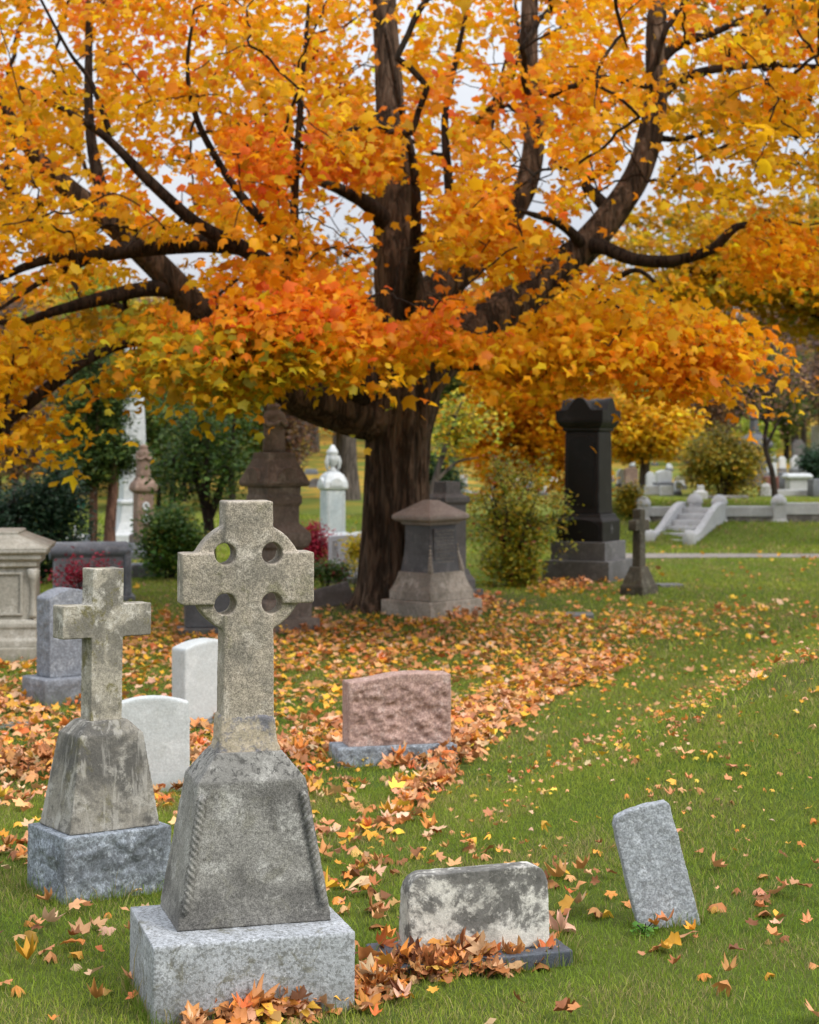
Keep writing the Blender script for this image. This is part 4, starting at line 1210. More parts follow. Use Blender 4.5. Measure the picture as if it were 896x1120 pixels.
# ------------------------------------------------------------------ trees
M_LEAF = leaf_mat('maple_leaf', .58, .5, .22)
M_FOL = leaf_mat('shrub_leaf', .35, .5, .3)
M_CON = leaf_mat('needle_leaf', .15, .6, .2)
B_MAPLE = bark_mat('maple_bark', (.014, .010, .007), (.165, .115, .08), (.10, .085, .055), .75, .3, 1., .6)
B_LIMB = bark_mat('maple_limb_bark', (.011, .008, .006), (.055, .040, .030), (.06, .055, .04), 1.6, .25, .7, .12)
B_GREY = bark_mat('grey_bark', (.05, .042, .036), (.16, .135, .115), (.12, .12, .09), 1., .3)
B_RED = bark_mat('reddish_bark', (.07, .035, .025), (.22, .12, .085), (.14, .11, .09), 1.2, .2)
B_DARK = bark_mat('dark_twig_bark', (.02, .015, .012), (.06, .045, .036), (.07, .065, .05), 1.6, .2)
ORG = [(4, (.90, .37, .010)), (3, (.88, .44, .012)), (2, (.88, .28, .012)), (1.2, (.82, .50, .018))]
RED = [(3, (.92, .27, .018)), (1.2, (.90, .18, .030)), (4, (.90, .34, .013))]
GLD = [(4, (.86, .48, .014)), (3, (.76, .45, .014)), (1.4, (.88, .37, .012))]
YGR = [(3, (.50, .41, .02)), (3.4, (.68, .42, .015)), (1, (.30, .32, .03)), (1, (.78, .36, .013))]
OLV = [(4, (.52, .30, .012)), (3, (.40, .27, .014)), (2, (.62, .30, .011)), (.8, (.27, .26, .025))]
PAL = {'o': ORG, 'r': RED, 'g': GLD, 'y': YGR, 'v': OLV}


def colonize(skel, clusters, first_r, seed=0, wig=.12, k_nodes=5, seg=5):
    """join every leaf cluster to the nearest wood, twig on twig; returns tubes with radii from what each carries"""
    r_ = np.random.default_rng(seed)
    skel = np.asarray(skel, float); C = np.asarray(clusters, float)
    nodes = [tuple(p) for p in skel]; parent = [-1] * len(nodes); count = [0] * len(nodes)
    d = np.full(len(C), 1e9); near = np.zeros(len(C), int)
    for s in range(0, len(skel), 64):
        D = np.linalg.norm(C[:, None] - skel[None, s:s + 64], axis=2); j = D.argmin(1); dm = D[np.arange(len(C)), j]
        u = dm < d; d[u] = dm[u]; near[u] = j[u] + s
    left = np.ones(len(C), bool); paths = []
    for _ in range(len(C)):
        i = int(np.where(left, d, 1e9).argmin()); left[i] = False
        A = np.array(nodes[near[i]]); B_ = C[i]; L = np.linalg.norm(B_ - A)
        prev = near[i]; pth = [prev]; new = []
        for k in range(1, k_nodes + 1):
            t_ = k / k_nodes
            q = A + (B_ - A) * t_ + np.array([0, 0, .22 * L * t_ * (1 - t_)]) + r_.normal(0, wig * L * .22, 3) * (1 if k < k_nodes else 0)
            nodes.append(tuple(q)); parent.append(prev); count.append(0); prev = len(nodes) - 1; pth.append(prev); new.append(q)
        paths.append(pth)
        cur = prev
        while cur != -1: count[cur] += 1; cur = parent[cur]
        if left.any():
            D = np.linalg.norm(C[:, None] - np.array(new)[None], axis=2); j = D.argmin(1); dm = D[np.arange(len(C)), j]
            u = dm < d; d[u] = dm[u]; near[u] = len(nodes) - k_nodes + j[u]
    N = np.array(nodes); cnt = np.array(count)
    return [(N[p_], np.minimum(.034, np.minimum(first_r * np.maximum(cnt[p_], 1) ** .42, first_r * 1.02 * np.maximum(cnt[p_[1]], 1) ** .42))) for p_ in paths], N


def cluster_leaves(C, per, spread, seed=0):
    r_ = np.random.default_rng(seed)
    n = len(C) * per
    own = np.repeat(np.arange(len(C)), per)
    p = C[own] + r_.normal(0, 1, (n, 3)) * np.asarray(spread)
    return p, own


# ---- the big maple
MAPLE_BASE = G(432, 664); MY = MAPLE_BASE.y


def limb(rows):
    """rows of photo x, photo y, depth offset from the trunk (m), radius (m) -> world"""
    return spline([(*P(x, y, MY + dy), r) for x, y, dy, r in rows], 7)


trunk = limb([(432, 676, 0, .56), (432, 640, 0, .485), (433, 590, 0, .445), (434, 530, 0, .43), (435, 480, 0, .45), (436, 440, 0, .52), (437, 405, 0, .46), (438, 370, 0, .38)])
LIMBS = [
    [(437, 400, 0, .38), (438, 340, 0, .34), (436, 290, 0, .31), (432, 240, .1, .28), (429, 160, .2, .22), (425, 70, .3, .18), (421, -60, .4, .14), (415, -230, .5, .06)],
    [(432, 455, 0, .40), (395, 452, -.3, .33), (350, 440, -.7, .29), (300, 418, -1.0, .25), (255, 375, -1.4, .215), (212, 333, -1.7, .185), (165, 287, -2., .165), (122, 247, -2.3, .145), (78, 208, -2.6, .12), (38, 165, -2.9, .09), (0, 110, -3.2, .06), (-60, 40, -3.5, .03)],
    [(448, 430, 0, .40), (480, 390, .2, .34), (520, 360, .4, .31), (565, 332, .6, .28), (605, 300, .8, .25), (645, 262, 1., .22), (682, 215, 1.2, .20), (706, 165, 1.3, .185), (716, 110, 1.4, .165), (719, 50, 1.5, .145), (722, -30, 1.6, .12), (735, -170, 1.8, .06)],
    [(442, 345, .1, .25), (468, 322, .3, .23), (498, 302, .6, .21), (535, 270, .9, .18), (568, 225, 1.2, .165), (583, 180, 1.4, .155), (582, 100, 1.6, .14), (578, 0, 1.8, .12), (575, -150, 2., .06)],
    [(395, 440, -.4, .20), (362, 375, -1.6, .15), (335, 322, -2.6, .12), (300, 293, -3.2, .105), (265, 272, -3.6, .095), (212, 242, -4., .075), (160, 196, -4.4, .06), (116, 151, -4.7, .045), (75, 122, -5., .033), (22, 95, -5.3, .02)],
    [(262, 270, -3.5, .10), (225, 266, -3.5, .105), (180, 270, -3.5, .105), (112, 277, -3.5, .09), (62, 281, -3.6, .065), (30, 290, -3.7, .05), (-4, 306, -3.8, .035), (-50, 315, -4, .02)],
    [(208, 328, -1.7, .13), (185, 317, -1.9, .115), (150, 318, -2.2, .095), (100, 328, -2.6, .08), (60, 340, -2.9, .06), (22, 352, -3.2, .04), (-40, 352, -3.5, .02)],
    [(300, 415, -1., .12), (265, 385, -1.5, .10), (225, 375, -2., .085), (180, 374, -2.4, .075), (135, 376, -2.8, .07), (90, 396, -3.2, .066), (48, 428, -3.6, .07), (0, 468, -4., .06), (-60, 520, -4.3, .04)],
    [(100, 284, -3.4, .05), (60, 300, -3.5, .04), (30, 318, -3.7, .03), (0, 338, -3.9, .018)],
    [(643, 268, .9, .12), (662, 271, .6, .10), (692, 282, .3, .088), (735, 284, .0, .078), (775, 272, -.2, .07), (798, 252, -.3, .06), (812, 246, -.3, .045), (850, 240, -.2, .02), (885, 246, -.2, .012), (925, 236, -.1, .006)],
    [(636, 268, .8, .085), (622, 252, .5, .07), (605, 241, .2, .055), (585, 236, 0, .04), (560, 228, -.2, .02)],
    [(668, 232, 1.1, .10), (652, 214, 1.2, .085), (642, 200, 1.3, .07), (660, 186, 1.5, .04), (690, 165, 1.6, .02)],
    [(718, 70, 1.5, .10), (742, 50, 1.4, .075), (775, 38, 1.2, .055), (815, 20, 1., .04), (870, -10, .8, .02)],
    [(716, 105, 1.4, .10), (750, 84, 1.5, .075), (790, 73, 1.6, .06), (840, 70, 1.7, .05), (900, 72, 1.8, .03), (970, 66, 1.9, .015)],
    [(712, 150, 1.4, .05), (745, 152, 1.3, .04), (790, 140, 1.2, .028), (850, 128, 1.1, .015)],
    [(800, 74, 1.6, .035), (815, 40, 1.7, .03), (845, 22, 1.8, .03), (890, 10, 1.9, .02)],
    [(430, 255, .1, .15), (405, 225, -.3, .11), (372, 208, -.7, .075), (335, 192, -1., .05), (300, 150, -1.3, .035), (285, 90, -1.6, .02)],
    [(440, 370, -.1, .12), (452, 300, -.8, .09), (456, 240, -1.2, .07), (450, 170, -1.5, .05), (436, 110, -1.8, .035), (420, 30, -2.1, .02)],
    [(350, 345, -2.2, .09), (325, 300, -2.7, .075), (298, 255, -3., .06), (265, 215, -3.2, .05), (240, 180, -3.4, .045), (215, 130, -3.6, .035), (205, 75, -3.8, .025), (212, 10, -4, .015)],
    [(330, 312, -2.4, .06), (322, 250, -2.5, .055), (325, 180, -2.6, .045), (330, 100, -2.7, .035), (338, 0, -2.8, .02)],
    [(122, 150, -4.6, .035), (100, 90, -4.8, .028), (75, 55, -5., .02), (35, -20, -5.2, .012)],
    [(135, 255, -2.2, .10), (110, 200, -2., .08), (98, 120, -1.8, .06), (97, 20, -1.6, .04), (95, -80, -1.4, .02)],
    [(500, 302, .5, .10), (492, 220, .2, .07), (486, 130, 0, .05), (500, 60, -.2, .035), (520, -30, -.4, .02)],
    [(600, 305, .7, .07), (632, 318, .2, .055), (668, 308, -.4, .045), (700, 296, -.8, .03), (735, 330, -1.2, .02)],
    [(470, 395, .1, .09), (520, 400, -1., .065), (570, 392, -2., .05), (630, 385, -3., .04), (700, 385, -3.8, .03), (770, 395, -4.4, .015)],
    [(420, 400, -.4, .09), (400, 370, -1.8, .065), (370, 350, -3.2, .05), (300, 350, -4.4, .035), (240, 362, -5.2, .02)],
    [(440, 385, -.4, .07), (450, 365, -2.2, .05), (462, 350, -3.8, .035), (500, 352, -4.6, .02)],
]
t = thing('maple_tree', 'huge old orange maple with thick dark trunk and spreading limbs over the graves', 'tree', MAPLE_BASE)
skel = []
TB = Tubes()


def flare(i, ang, r):
    k = max(0, 1 - i / 11)
    rid = np.array([abs(noise.noise(Vector((math.cos(a_) * 5.5, math.sin(a_) * 5.5, i * .09)))) + .5 * abs(noise.noise(Vector((math.cos(a_) * 12, math.sin(a_) * 12, i * .16)))) for a_ in ang])
    return r * (1 + .42 * k ** 2 * (.6 + .55 * np.cos(5 * ang + .7)) + .05 * np.sin(9 * ang + i * .12) - .13 * rid + .03)


TB.add(np.array([np.array(q[:3]) - np.array(MAPLE_BASE) for q in trunk]), trunk[:, 3], 150, .07, flare)
TL = Tubes()
for i, rows in enumerate(LIMBS):
    L_ = limb(rows); pts = L_[:, :3] - np.array(MAPLE_BASE)
    jit = np.zeros_like(pts)
    for k in range(2, len(pts)): jit[k] = np.array(noise.noise_vector(Vector(pts[k] * .9))) * .5 * min(.12, 1.1 * L_[k, 3])
    pts = pts + jit
    (TB if i < 4 else TL).add(pts, L_[:, 3], 24 if i < 4 else 12, .10)
    for p_, r_ in zip(pts, L_[:, 3]):
        if r_ < .30: skel.append(p_)
TB.build('trunk', B_MAPLE, t)

GAPS = [(185, 212, 26, 36, .97), (212, 155, 13, 15, .9), (20, 266, 24, 15, .97), (36, 208, 13, 9, .9), (84, 207, 18, 12, .9), (514, 98, 17, 26, .93), (543, 62, 13, 26, .9), (601, 22, 12, 18, .9), (603, 195, 20, 16, .9),
        (394, 62, 12, 26, .85), (378, 250, 32, 52, .90), (790, 182, 46, 12, .9), (822, 108, 16, 10, .8), (870, 156, 26, 12, .9), (555, 128, 12, 20, .9), (15, 60, 12, 10, .7), (262, 92, 14, 12, .6), (172, 62, 10, 12, .6),
        (665, 150, 10, 14, .7), (345, 235, 20, 18, .8), (755, 222, 24, 14, .7), (740, 110, 12, 10, .7), (480, 175, 14, 22, .7), (610, 120, 10, 14, .6), (300, 175, 12, 10, .6), (150, 150, 10, 14, .6), (70, 235, 18, 9, .7), (230, 275, 20, 12, .6),
        (433, 300, 26, 60, .93), (690, 205, 18, 34, .85), (640, 262, 26, 24, .85), (718, 60, 12, 40, .7), (725, 280, 60, 15, .85), (560, 340, 36, 20, .85), (180, 300, 34, 24, .8), (345, 450, 60, 20, .9), (302, 470, 26, 34, .98), (145, 458, 18, 36, .95), (650, 452, 46, 22, .97), (655, 432, 22, 9, .7), (575, 408, 24, 20, .85), (548, 345, 16, 26, .85), (488, 408, 26, 14, .85), (180, 430, 20, 18, .85), (350, 412, 18, 12, .7), (665, 440, 50, 20, .9), (512, 412, 22, 12, .8), (560, 415, 22, 14, .8), (88, 420, 34, 26, .85), (130, 345, 26, 14, .7), (545, 330, 20, 16, .8), (415, 408, 24, 12, .8), (675, 428, 18, 10, .7), (100, 330, 55, 16, .7), (90, 395, 40, 22, .6), (150, 277, 70, 10, .75), (581, 180, 13, 30, .8), (425, 70, 12, 60, .6), (578, 40, 11, 50, .7)]
pads = []
# front sprays: photo x, y, half width, half height, depth range before the trunk, clusters, palette
for row in (((300, 345), 95, 20, -6.6, -5., 26, 'r'), ((440, 335), 80, 18, -5.8, -4., 20, 'r'), ((380, 325), 55, 10, -5.8, -4.6, 12, 'r'), ((255, 380), 80, 22, -6.4, -4.4, 36, 'y'), ((335, 380), 55, 16, -6., -4., 14, 'g'), ((175, 378), 44, 22, -5.6, -3.6, 16, 'y'),
            ((455, 372), 60, 10, -5., -3., 11, 'g'), ((265, 412), 64, 10, -6, -4, 18, 'y'), ((515, 362), 36, 14, -5, -3, 9, 'o'),
            ((660, 345), 100, 26, -5., -2.4, 27, 'g'), ((720, 372), 74, 22, -5.4, -3.4, 26, 'o'), ((600, 365), 55, 20, -4., -2., 18, 'g'), ((630, 376), 85, 10, -4.6, -2.6, 15, 'g'), ((735, 408), 40, 10, -5, -3.5, 9, 'o'), ((785, 375), 24, 18, -5.4, -4, 8, 'o'),
            ((860, 278), 52, 22, -2, 1, 18, 'o'), ((835, 250), 28, 12, -1.6, .4, 8, 'o'), ((585, 285), 48, 34, -3., -1., 22, 'o'), ((545, 240), 54, 34, -3., -1., 18, 'o'), ((290, 300), 40, 18, -5, -3.5, 10, 'o'), ((500, 265), 34, 20, -2.5, -1, 8, 'g'),
            ((20, 405), 32, 26, -5, -3.6, 14, 'g'), ((20, 365), 34, 20, -5, -3, 9, 'g'), ((8, 462), 20, 12, -5, -4, 7, 'g'), ((110, 340), 60, 14, -4, 0, 10, 'v'), ((150, 400), 40, 8, -4, -2, 6, 'g'),
            ((60, 245), 66, 18, -5, -2.5, 14, 'g'), ((150, 245), 44, 14, -4.5, -2, 9, 'g'), ((400, 290), 40, 14, -3, -1, 4, 'o'),
            ((418, 168), 44, 22, -2.6, -1., 10, 'o'), ((290, 165), 45, 44, -6.2, -4, 14, 'r'), ((370, 172), 55, 28, -5, -3, 8, 'r'), ((400, 140), 50, 20, -4.5, -2.5, 10, 'o'), ((215, 325), 24, 10, -5, -4, 4, 'o')):
    (cx, cy), rx, ry, a0, a1, n_, pl = row
    for _ in range(n_):
        th, rr_ = rng.uniform(0, 6.28), math.sqrt(rng.random())
        x_, y_ = cx + rx * rr_ * math.cos(th), cy + ry * rr_ * math.sin(th)
        pads.append((np.array(P(x_, y_, MY + rng.uniform(a0, a1))) - np.array(MAPLE_BASE), pl, 1))
for x_, y_, dy, pl in ((232, 440, -5.2, 'y'), (330, 420, -5.2, 'g'), (372, 398, -4.6, 'g'), (520, 398, -4.2, 'g'), (598, 425, -3.4, 'g'), (726, 440, -4.6, 'o'), (758, 434, -4.9, 'o'), (585, 436, -3.6, 'g'), (805, 408, -5., 'o'), (816, 392, -5.1, 'o'), (52, 470, -4.6, 'g'), (16, 498, -4.6, 'g'), (150, 428, -4., 'g'), (185, 418, -4.5, 'y'), (470, 402, -4., 'y')):
    pads.append((np.array(P(x_, y_ - 16, MY + dy)) - np.array(MAPLE_BASE), pl, 1))
# the body of the crown
N0 = 1060
for _ in range(N0):
    x_, y_ = rng.uniform(-170, 1070), rng.uniform(-110, 318)
    lim = np.interp(x_, [-200, 60, 200, 330, 520, 640, 700, 1100], [330, 330, 270, 300, 300, 250, 215, 180])
    if y_ > lim: y_ = rng.uniform(-200, lim)
    dy = rng.uniform(-6.5, 6.) if rng.random() < .8 else rng.uniform(0, 6)
    v_ = noise.noise(Vector((x_ * .006, y_ * .008, dy * .2 + 4)))
    pl = 'o'
    if v_ > .12: pl = 'g'
    if v_ < -.42 and y_ < 230: pl = 'r'
    if x_ < 340 and pl == 'o' and rng.random() < .16: pl = 'r'
    if x_ > 740 and v_ > -.05: pl = 'g' if v_ < .2 else 'v'
    pads.append((np.array(P(x_, y_, MY + dy)) - np.array(MAPLE_BASE), pl, 0))
C_ = np.array([p_[0] for p_ in pads])
paths, _ = colonize(skel, C_, .0062, 3, .09)
for pp, rr_ in paths: TL.add(pp, rr_, 5 if rr_[0] < .02 else 7)
TL.build('limb', B_LIMB, t)
lp, own = cluster_leaves(C_, 52, (.35, .35, .13), 5)
lp[:, 2] -= .38 * ((lp - C_[own])[:, 0] ** 2 + (lp - C_[own])[:, 1] ** 2)   # sprays droop at their rims
fr = np.array([p_[2] for p_ in pads])[own]
keep = np.ones(len(lp), bool)
w_ = lp + np.array(MAPLE_BASE)
sx_ = CX + w_[:, 0] / w_[:, 1] * F; sy_ = HZ + (CZ - w_[:, 2]) / w_[:, 1] * F
for gx_, gy_, ra, rb, st_ in GAPS:
    q = ((sx_ - gx_) / ra) ** 2 + ((sy_ - gy_) / rb) ** 2
    thin = rng.random(len(lp)) < st_ * np.exp(-np.maximum(0, q - .5) * 1.6)
    keep &= ~(thin & ((fr == 0) | (rng.random(len(lp)) < .6)))
VIS = [([(433, 335), (436, 215)], 24), ([(470, 320), (512, 300)], 17), ([(525, 352), (590, 312), (640, 265), (690, 205), (712, 150)], 22), ([(716, 60), (718, 15)], 13), ([(215, 335), (165, 287), (126, 250)], 19),
       ([(262, 272), (180, 270), (60, 281), (0, 305)], 10), ([(190, 316), (100, 328), (30, 348)], 10), ([(265, 272), (212, 242), (160, 196), (116, 151)], 9), ([(135, 376), (48, 428), (0, 468)], 11), ([(640, 266), (692, 282), (775, 272), (805, 248)], 11),
       ([(580, 60), (578, 0)], 12), ([(576, 235), (583, 165)], 15), ([(426, 130), (424, 40)], 14), ([(410, 462), (325, 440)], 24), ([(405, 225), (365, 206)], 10), ([(585, 236), (625, 255)], 8), ([(642, 200), (664, 228)], 10), ([(760, 78), (890, 71)], 7), ([(725, 60), (800, 28)], 8),
       ([(325, 235), (330, 110)], 6), ([(285, 240), (240, 180), (212, 125)], 7), ([(100, 90), (75, 55), (40, -10)], 6), ([(98, 180), (97, 60)], 6), ([(450, 230), (448, 150)], 7), ([(488, 210), (487, 120)], 6)]
for pl_, r_ in VIS:
    q = seg_d(sx_, sy_ / 1.0, [(a_, c_, r_) for a_, c_ in pl_])
    keep &= ~(rng.random(len(lp)) < .93 * np.exp(-np.maximum(0, q - 1.0) * 2.6))
pal = np.array([p_[1] for p_ in pads])[own]
cl_ = np.zeros((len(lp), 3))
tone = np.exp(np.random.default_rng(4).normal(0, .14, len(C_)))[own]
for k_, pv in PAL.items():
    s_ = pal == k_
    if s_.any(): cl_[s_] = pick(pv, int(s_.sum()), .14)
cl_ = np.clip(cl_ * tone[:, None], 0, .92)
lp, cl_ = lp[keep], cl_[keep]
nl = len(lp)
rad = lp[:, :2] / (np.linalg.norm(lp[:, :2], axis=1, keepdims=True) + .5)
nn = np.stack([rad[:, 0] * .4 + rng.normal(0, .6, nl), rad[:, 1] * .4 + rng.normal(0, .6, nl), .8 + rng.normal(0, .3, nl)], 1)
me = leaves_mesh('crown', lp, nn, rng.uniform(0, 6.28, nl), .108 * np.exp(rng.normal(0, .24, nl)), cl_,
                 [maple_template(c, f, 10, d_) for c, f, d_ in ((.25, .2, .35), (.4, .1, .5), (.1, .35, .2), (.5, -.1, .3))])
link_mesh('crown', me, M_LEAF, t)
print('maple leaves', nl)


# ---- other trees and shrubs
def plant(name, label, cat, base, pts, per, spread, leaf, palette, stems, mat, bark, group=None, twig=.008, tmpl=None, up=.6, jit=.16, seed=1, crown='foliage', stem='stem', wig=.2):
    """pts: leaf-clump centres (local); stems: list of splines (x,y,z,r) local"""
    o = thing(name, label, cat, base, 0, group)
    tb = Tubes(); sk = []
    for s_ in stems:
        L_ = spline(s_, 6); tb.add(L_[:, :3], L_[:, 3], 10, .10)
        sk += [q for q in L_[:, :3]]
    pts = np.asarray(pts, float)
    if len(pts):
        pths, _ = colonize(sk, pts, twig, seed, wig)
        for pp, rr_ in pths: tb.add(pp, rr_, 4)
    tb.build(stem, bark, o)
    if per:
        p_, own_ = cluster_leaves(pts, per, spread, seed)
        n = len(p_); c = pick(palette, n, jit) * np.exp(np.random.default_rng(seed).normal(0, .16, len(pts)))[own_][:, None]
        nn_ = np.stack([rng.normal(0, up, n), rng.normal(-.2, up, n), np.ones(n)], 1)
        me_ = leaves_mesh(crown, p_, nn_, rng.uniform(0, 6.28, n), leaf * np.exp(rng.normal(0, .22, n)), np.clip(c, .002, .92), tmpl or [oval_template(.6, .1), oval_template(.5, -.12)])
        link_mesh(crown, me_, mat, o)
    return o


def blob(n, c, r, seed=0, shell=.45, low=-1., amp=.22):
    r_ = np.random.default_rng(seed + 100); o = []
    while len(o) < n:
        v = r_.normal(0, 1, 3); v /= np.linalg.norm(v)
        if v[2] < low: continue
        k = (shell + (1 - shell) * r_.random()) * (1 + amp * noise.noise(Vector(v * (1.9 + amp * 1.5)) + Vector((seed, seed, 0))))
        o.append(np.array(c) + v * np.array(r) * k)
    return o


def stem_fan(n, h, r, spread, seed=0, lean=0.):
    r_ = np.random.default_rng(seed); o = []
    for k in range(n):
        a = 6.28 * k / n + r_.uniform(-.4, .4); s = spread * r_.uniform(.5, 1.1); hh = h * r_.uniform(.75, 1.1)
        o.append([(.06 * math.cos(a), .06 * math.sin(a), -.1, r), (.25 * s * math.cos(a) + lean * .2, .25 * s * math.sin(a), hh * .33, r * .85), (.6 * s * math.cos(a) + lean * .6, .6 * s * math.sin(a), hh * .68, r * .6), (s * math.cos(a) + lean, s * math.sin(a), hh, r * .25)])
    return o


T_MAP = [maple_template(.3, .2, 10, .3), maple_template(.15, .35, 10, .4)]
GREEN = [(3, (.05, .11, .02)), (2, (.085, .15, .025)), (1, (.15, .20, .025))]
DKGRN = [(3, (.018, .050, .022)), (2, (.03, .07, .03)), (1, (.045, .095, .045))]
CEDAR = [(3, (.030, .060, .012)), (2, (.05, .085, .015)), (1, (.085, .11, .015))]
YGBUSH = [(3, (.22, .25, .018)), (3, (.38, .32, .018)), (1., (.12, .18, .025)), (1, (.50, .33, .02)), (.3, (.32, .07, .03))]
YGFAR = [(3, (.22, .20, .02)), (3, (.38, .28, .02)), (1, (.12, .15, .025)), (1, (.6, .34, .02))]
BRIGHT = [(3, (.34, .40, .02)), (2, (.22, .30, .03))]
REDB = [(3, (.42, .018, .055)), (2, (.30, .012, .03)), (1, (.50, .05, .10))]
YEL2 = [(3, (.72, .56, .03)), (2, (.55, .50, .05))]
GOLD = [(4, (.86, .44, .012)), (3, (.84, .34, .012)), (1, (.70, .42, .02))]
BRWN = [(3, (.17, .105, .075)), (2, (.25, .13, .06)), (1, (.32, .20, .05)), (1, (.14, .11, .10))]
PURP = [(3, (.20, .11, .085)), (2, (.26, .13, .06)), (1, (.36, .20, .05))]

# left: cedar, broad dark shrub, small dark tree and bush
g = onY(110, 38)
S_ = F / 38
plant('cedar_tree', 'dark green cedar with two reddish trunks left of the obelisk', 'tree', g,
      blob(110, (-.12, .3, 3.05), (.68, .7, 1.3), 3) + blob(34, (.15, .2, 2.1), (.58, .6, .45), 4) + blob(40, (-.35, 0, 1.75), (.6, .6, .4), 5), 130, (.20, .20, .07), .10, CEDAR,
      [[(-.18, 0, -.1, .11), (-.15, 0, .6, .09), (-.12, 0, 1.6, .08), (0, 0, 3.2, .05), (0, 0, 4.1, .02)], [(.17, 0, -.1, .14), (.2, 0, .7, .115), (.25, .05, 1.5, .10), (.2, .1, 2.6, .05)]], M_CON, B_RED, twig=.006, tmpl=[oval_template(.35, .05)], seed=11, crown='crown', stem='trunk')
g = onY(38, 31)
plant('dark_shrub', 'large dark glossy evergreen shrub rising behind the pale tomb', 'shrub', g,
      blob(150, (0, 0, .85), (.82, .7, .95), 8) + blob(30, (.35, 0, 1.4), (.45, .4, .5), 9), 70, (.15, .15, .11), .075, DKGRN, stem_fan(6, 1.5, .035, .6, 3), M_FOL, B_DARK, seed=12)
g = onY(226, 33)
plant('small_tree', 'small dark green tree with forked dark trunk behind the ringed cross', 'tree', g,
      blob(105, (-.05, 0, 2.25), (.86, .8, 1.1), 13, .1) + blob(26, (.5, 0, 1.6), (.45, .5, .5), 14) + blob(26, (-.55, 0, 1.75), (.35, .4, .5), 19), 30, (.19, .19, .15), .085, GREEN,
      [[(.05, 0, -.1, .12), (.06, 0, .5, .10), (.0, 0, 1.1, .09), (-.25, 0, 1.9, .055), (-.5, .1, 2.7, .03)], [(.02, 0, .9, .08), (.25, 0, 1.5, .06), (.42, .1, 2.2, .04), (.5, .2, 2.9, .02)], [(.03, 0, 1., .06), (.0, -.2, 1.7, .045), (.1, -.3, 2.6, .02)]], M_FOL, B_DARK, seed=15, crown='crown', stem='trunk')
g = onY(186, 31)
plant('green_bush', 'leafy mid-green bush left of the ringed cross', 'shrub', g, blob(95, (0, 0, .62), (.52, .5, .62), 21), 60, (.12, .12, .09), .075, [(3, (.045, .11, .018)), (2, (.09, .16, .02)), (.6, (.2, .2, .03))], stem_fan(7, 1., .02, .4, 5), M_FOL, B_DARK, seed=16)
g = onY(92, 26.4)
plant('red_shrub', 'loose crimson-leaved shrub in front of the rolled-top tombstone', 'shrub', g, blob(60, (-.02, 0, .42), (.48, .22, .32), 24, .1), 16, (.07, .06, .06), .05, REDB, stem_fan(14, .62, .007, .42, 7), M_FOL, B_DARK, twig=.0028, seed=17)
g = onY(345, 31.5)
plant('red_shrub', 'dense crimson burning bush beside the lavender-white headstone', 'shrub', g, blob(60, (0, 0, .52), (.30, .3, .42), 25, .2), 46, (.09, .09, .08), .055, REDB, stem_fan(8, .8, .012, .25, 8), M_FOL, B_DARK, twig=.004, seed=18)
g = onY(355, 29.2)
plant('sedum_plant', 'low green plant with dark red flower heads left of the maple foot', 'plant', g, blob(50, (.05, 0, .22), (.42, .3, .22), 26, .2, -.2), 40, (.08, .08, .06), .055, [(3, (.09, .17, .03)), (2, (.06, .12, .03)), (.8, (.22, .03, .03))], stem_fan(9, .36, .008, .35, 9), M_FOL, B_DARK, twig=.003, seed=19)
g = onY(391, 29.0)
plant('yellow_plant', 'slender yellow-leaved sapling against the left side of the maple trunk', 'plant', g, blob(30, (-.02, -.05, .62), (.16, .15, .36), 27, .1), 22, (.06, .06, .07), .055, YEL2, stem_fan(4, .9, .008, .12, 10), M_FOL, B_DARK, twig=.003, seed=20)
for px, py, lab in ((541, 985, 'low broad-leaved weed growing in the lawn right of the low stained slab'), (704, 1024, 'tiny broad-leaved weed at the left foot of the leaning stone'), (330, 1000, 'small broad-leaved weed by the right side of the ringed cross base')):
    g = G(px, py)
    plant('weed', lab, 'weed', g, blob(13, (0, 0, .02), (.05, .05, .025), int(px), .3, 0), 4, (.02, .02, .010), .028, [(2, (.10, .24, .03)), (1, (.15, .30, .04))], stem_fan(4, .05, .002, .05, 4), M_FOL, B_DARK, twig=.0008, seed=int(py))
# right: bush beside the black monument
g = G(560, 641)
plant('yellow_green_bush', 'twiggy yellow-green bush between the hip-roofed and black monuments', 'shrub', g,
      blob(150, (-.02, 0, .92), (.72, .6, .78), 31, .1, -1, .75) + blob(34, (0, 0, .95), (.86, .7, .95), 39, .9, -.5, .5) + blob(70, (.02, -.25, .32), (.55, .45, .34), 32, .2, -1, .5) + [np.array((rng.normal(0, .30), rng.normal(0, .3), rng.uniform(1.45, 2.05))) for _ in range(22)], 30, (.10, .10, .11), .066, YGBUSH, stem_fan(11, 1.6, .024, .55, 11), M_FOL, B_DARK, twig=.005, seed=21)
g = G(690, 563)
plant('small_bush', 'low olive bush behind the right side of the black monument', 'shrub', g, blob(60, (0, 0, .32), (.27, .3, .38), 33), 50, (.11, .11, .08), .075, YGFAR, stem_fan(5, .55, .015, .2, 12), M_FOL, B_DARK, seed=22)
g = onY(790, 50)
plant('yellow_green_bush', 'wide yellow and green bush on the terrace above the stairs', 'shrub', g, blob(190, (0, .3, .85), (1.15, .8, .95), 34, .35), 60, (.17, .17, .13), .10, YGFAR, stem_fan(9, 1.4, .03, .9, 13), M_FOL, B_DARK, seed=23)
g = onY(826, 66)
plant('round_shrub', 'bright lime-green rounded shrub behind the dark statue monument', 'shrub', g, blob(70, (.0, 0, .95), (.75, .6, .85), 35), 60, (.17, .17, .14), .12, BRIGHT, stem_fan(5, 1.2, .03, .4, 14), M_FOL, B_DARK, seed=24)
g = onY(888, 53)
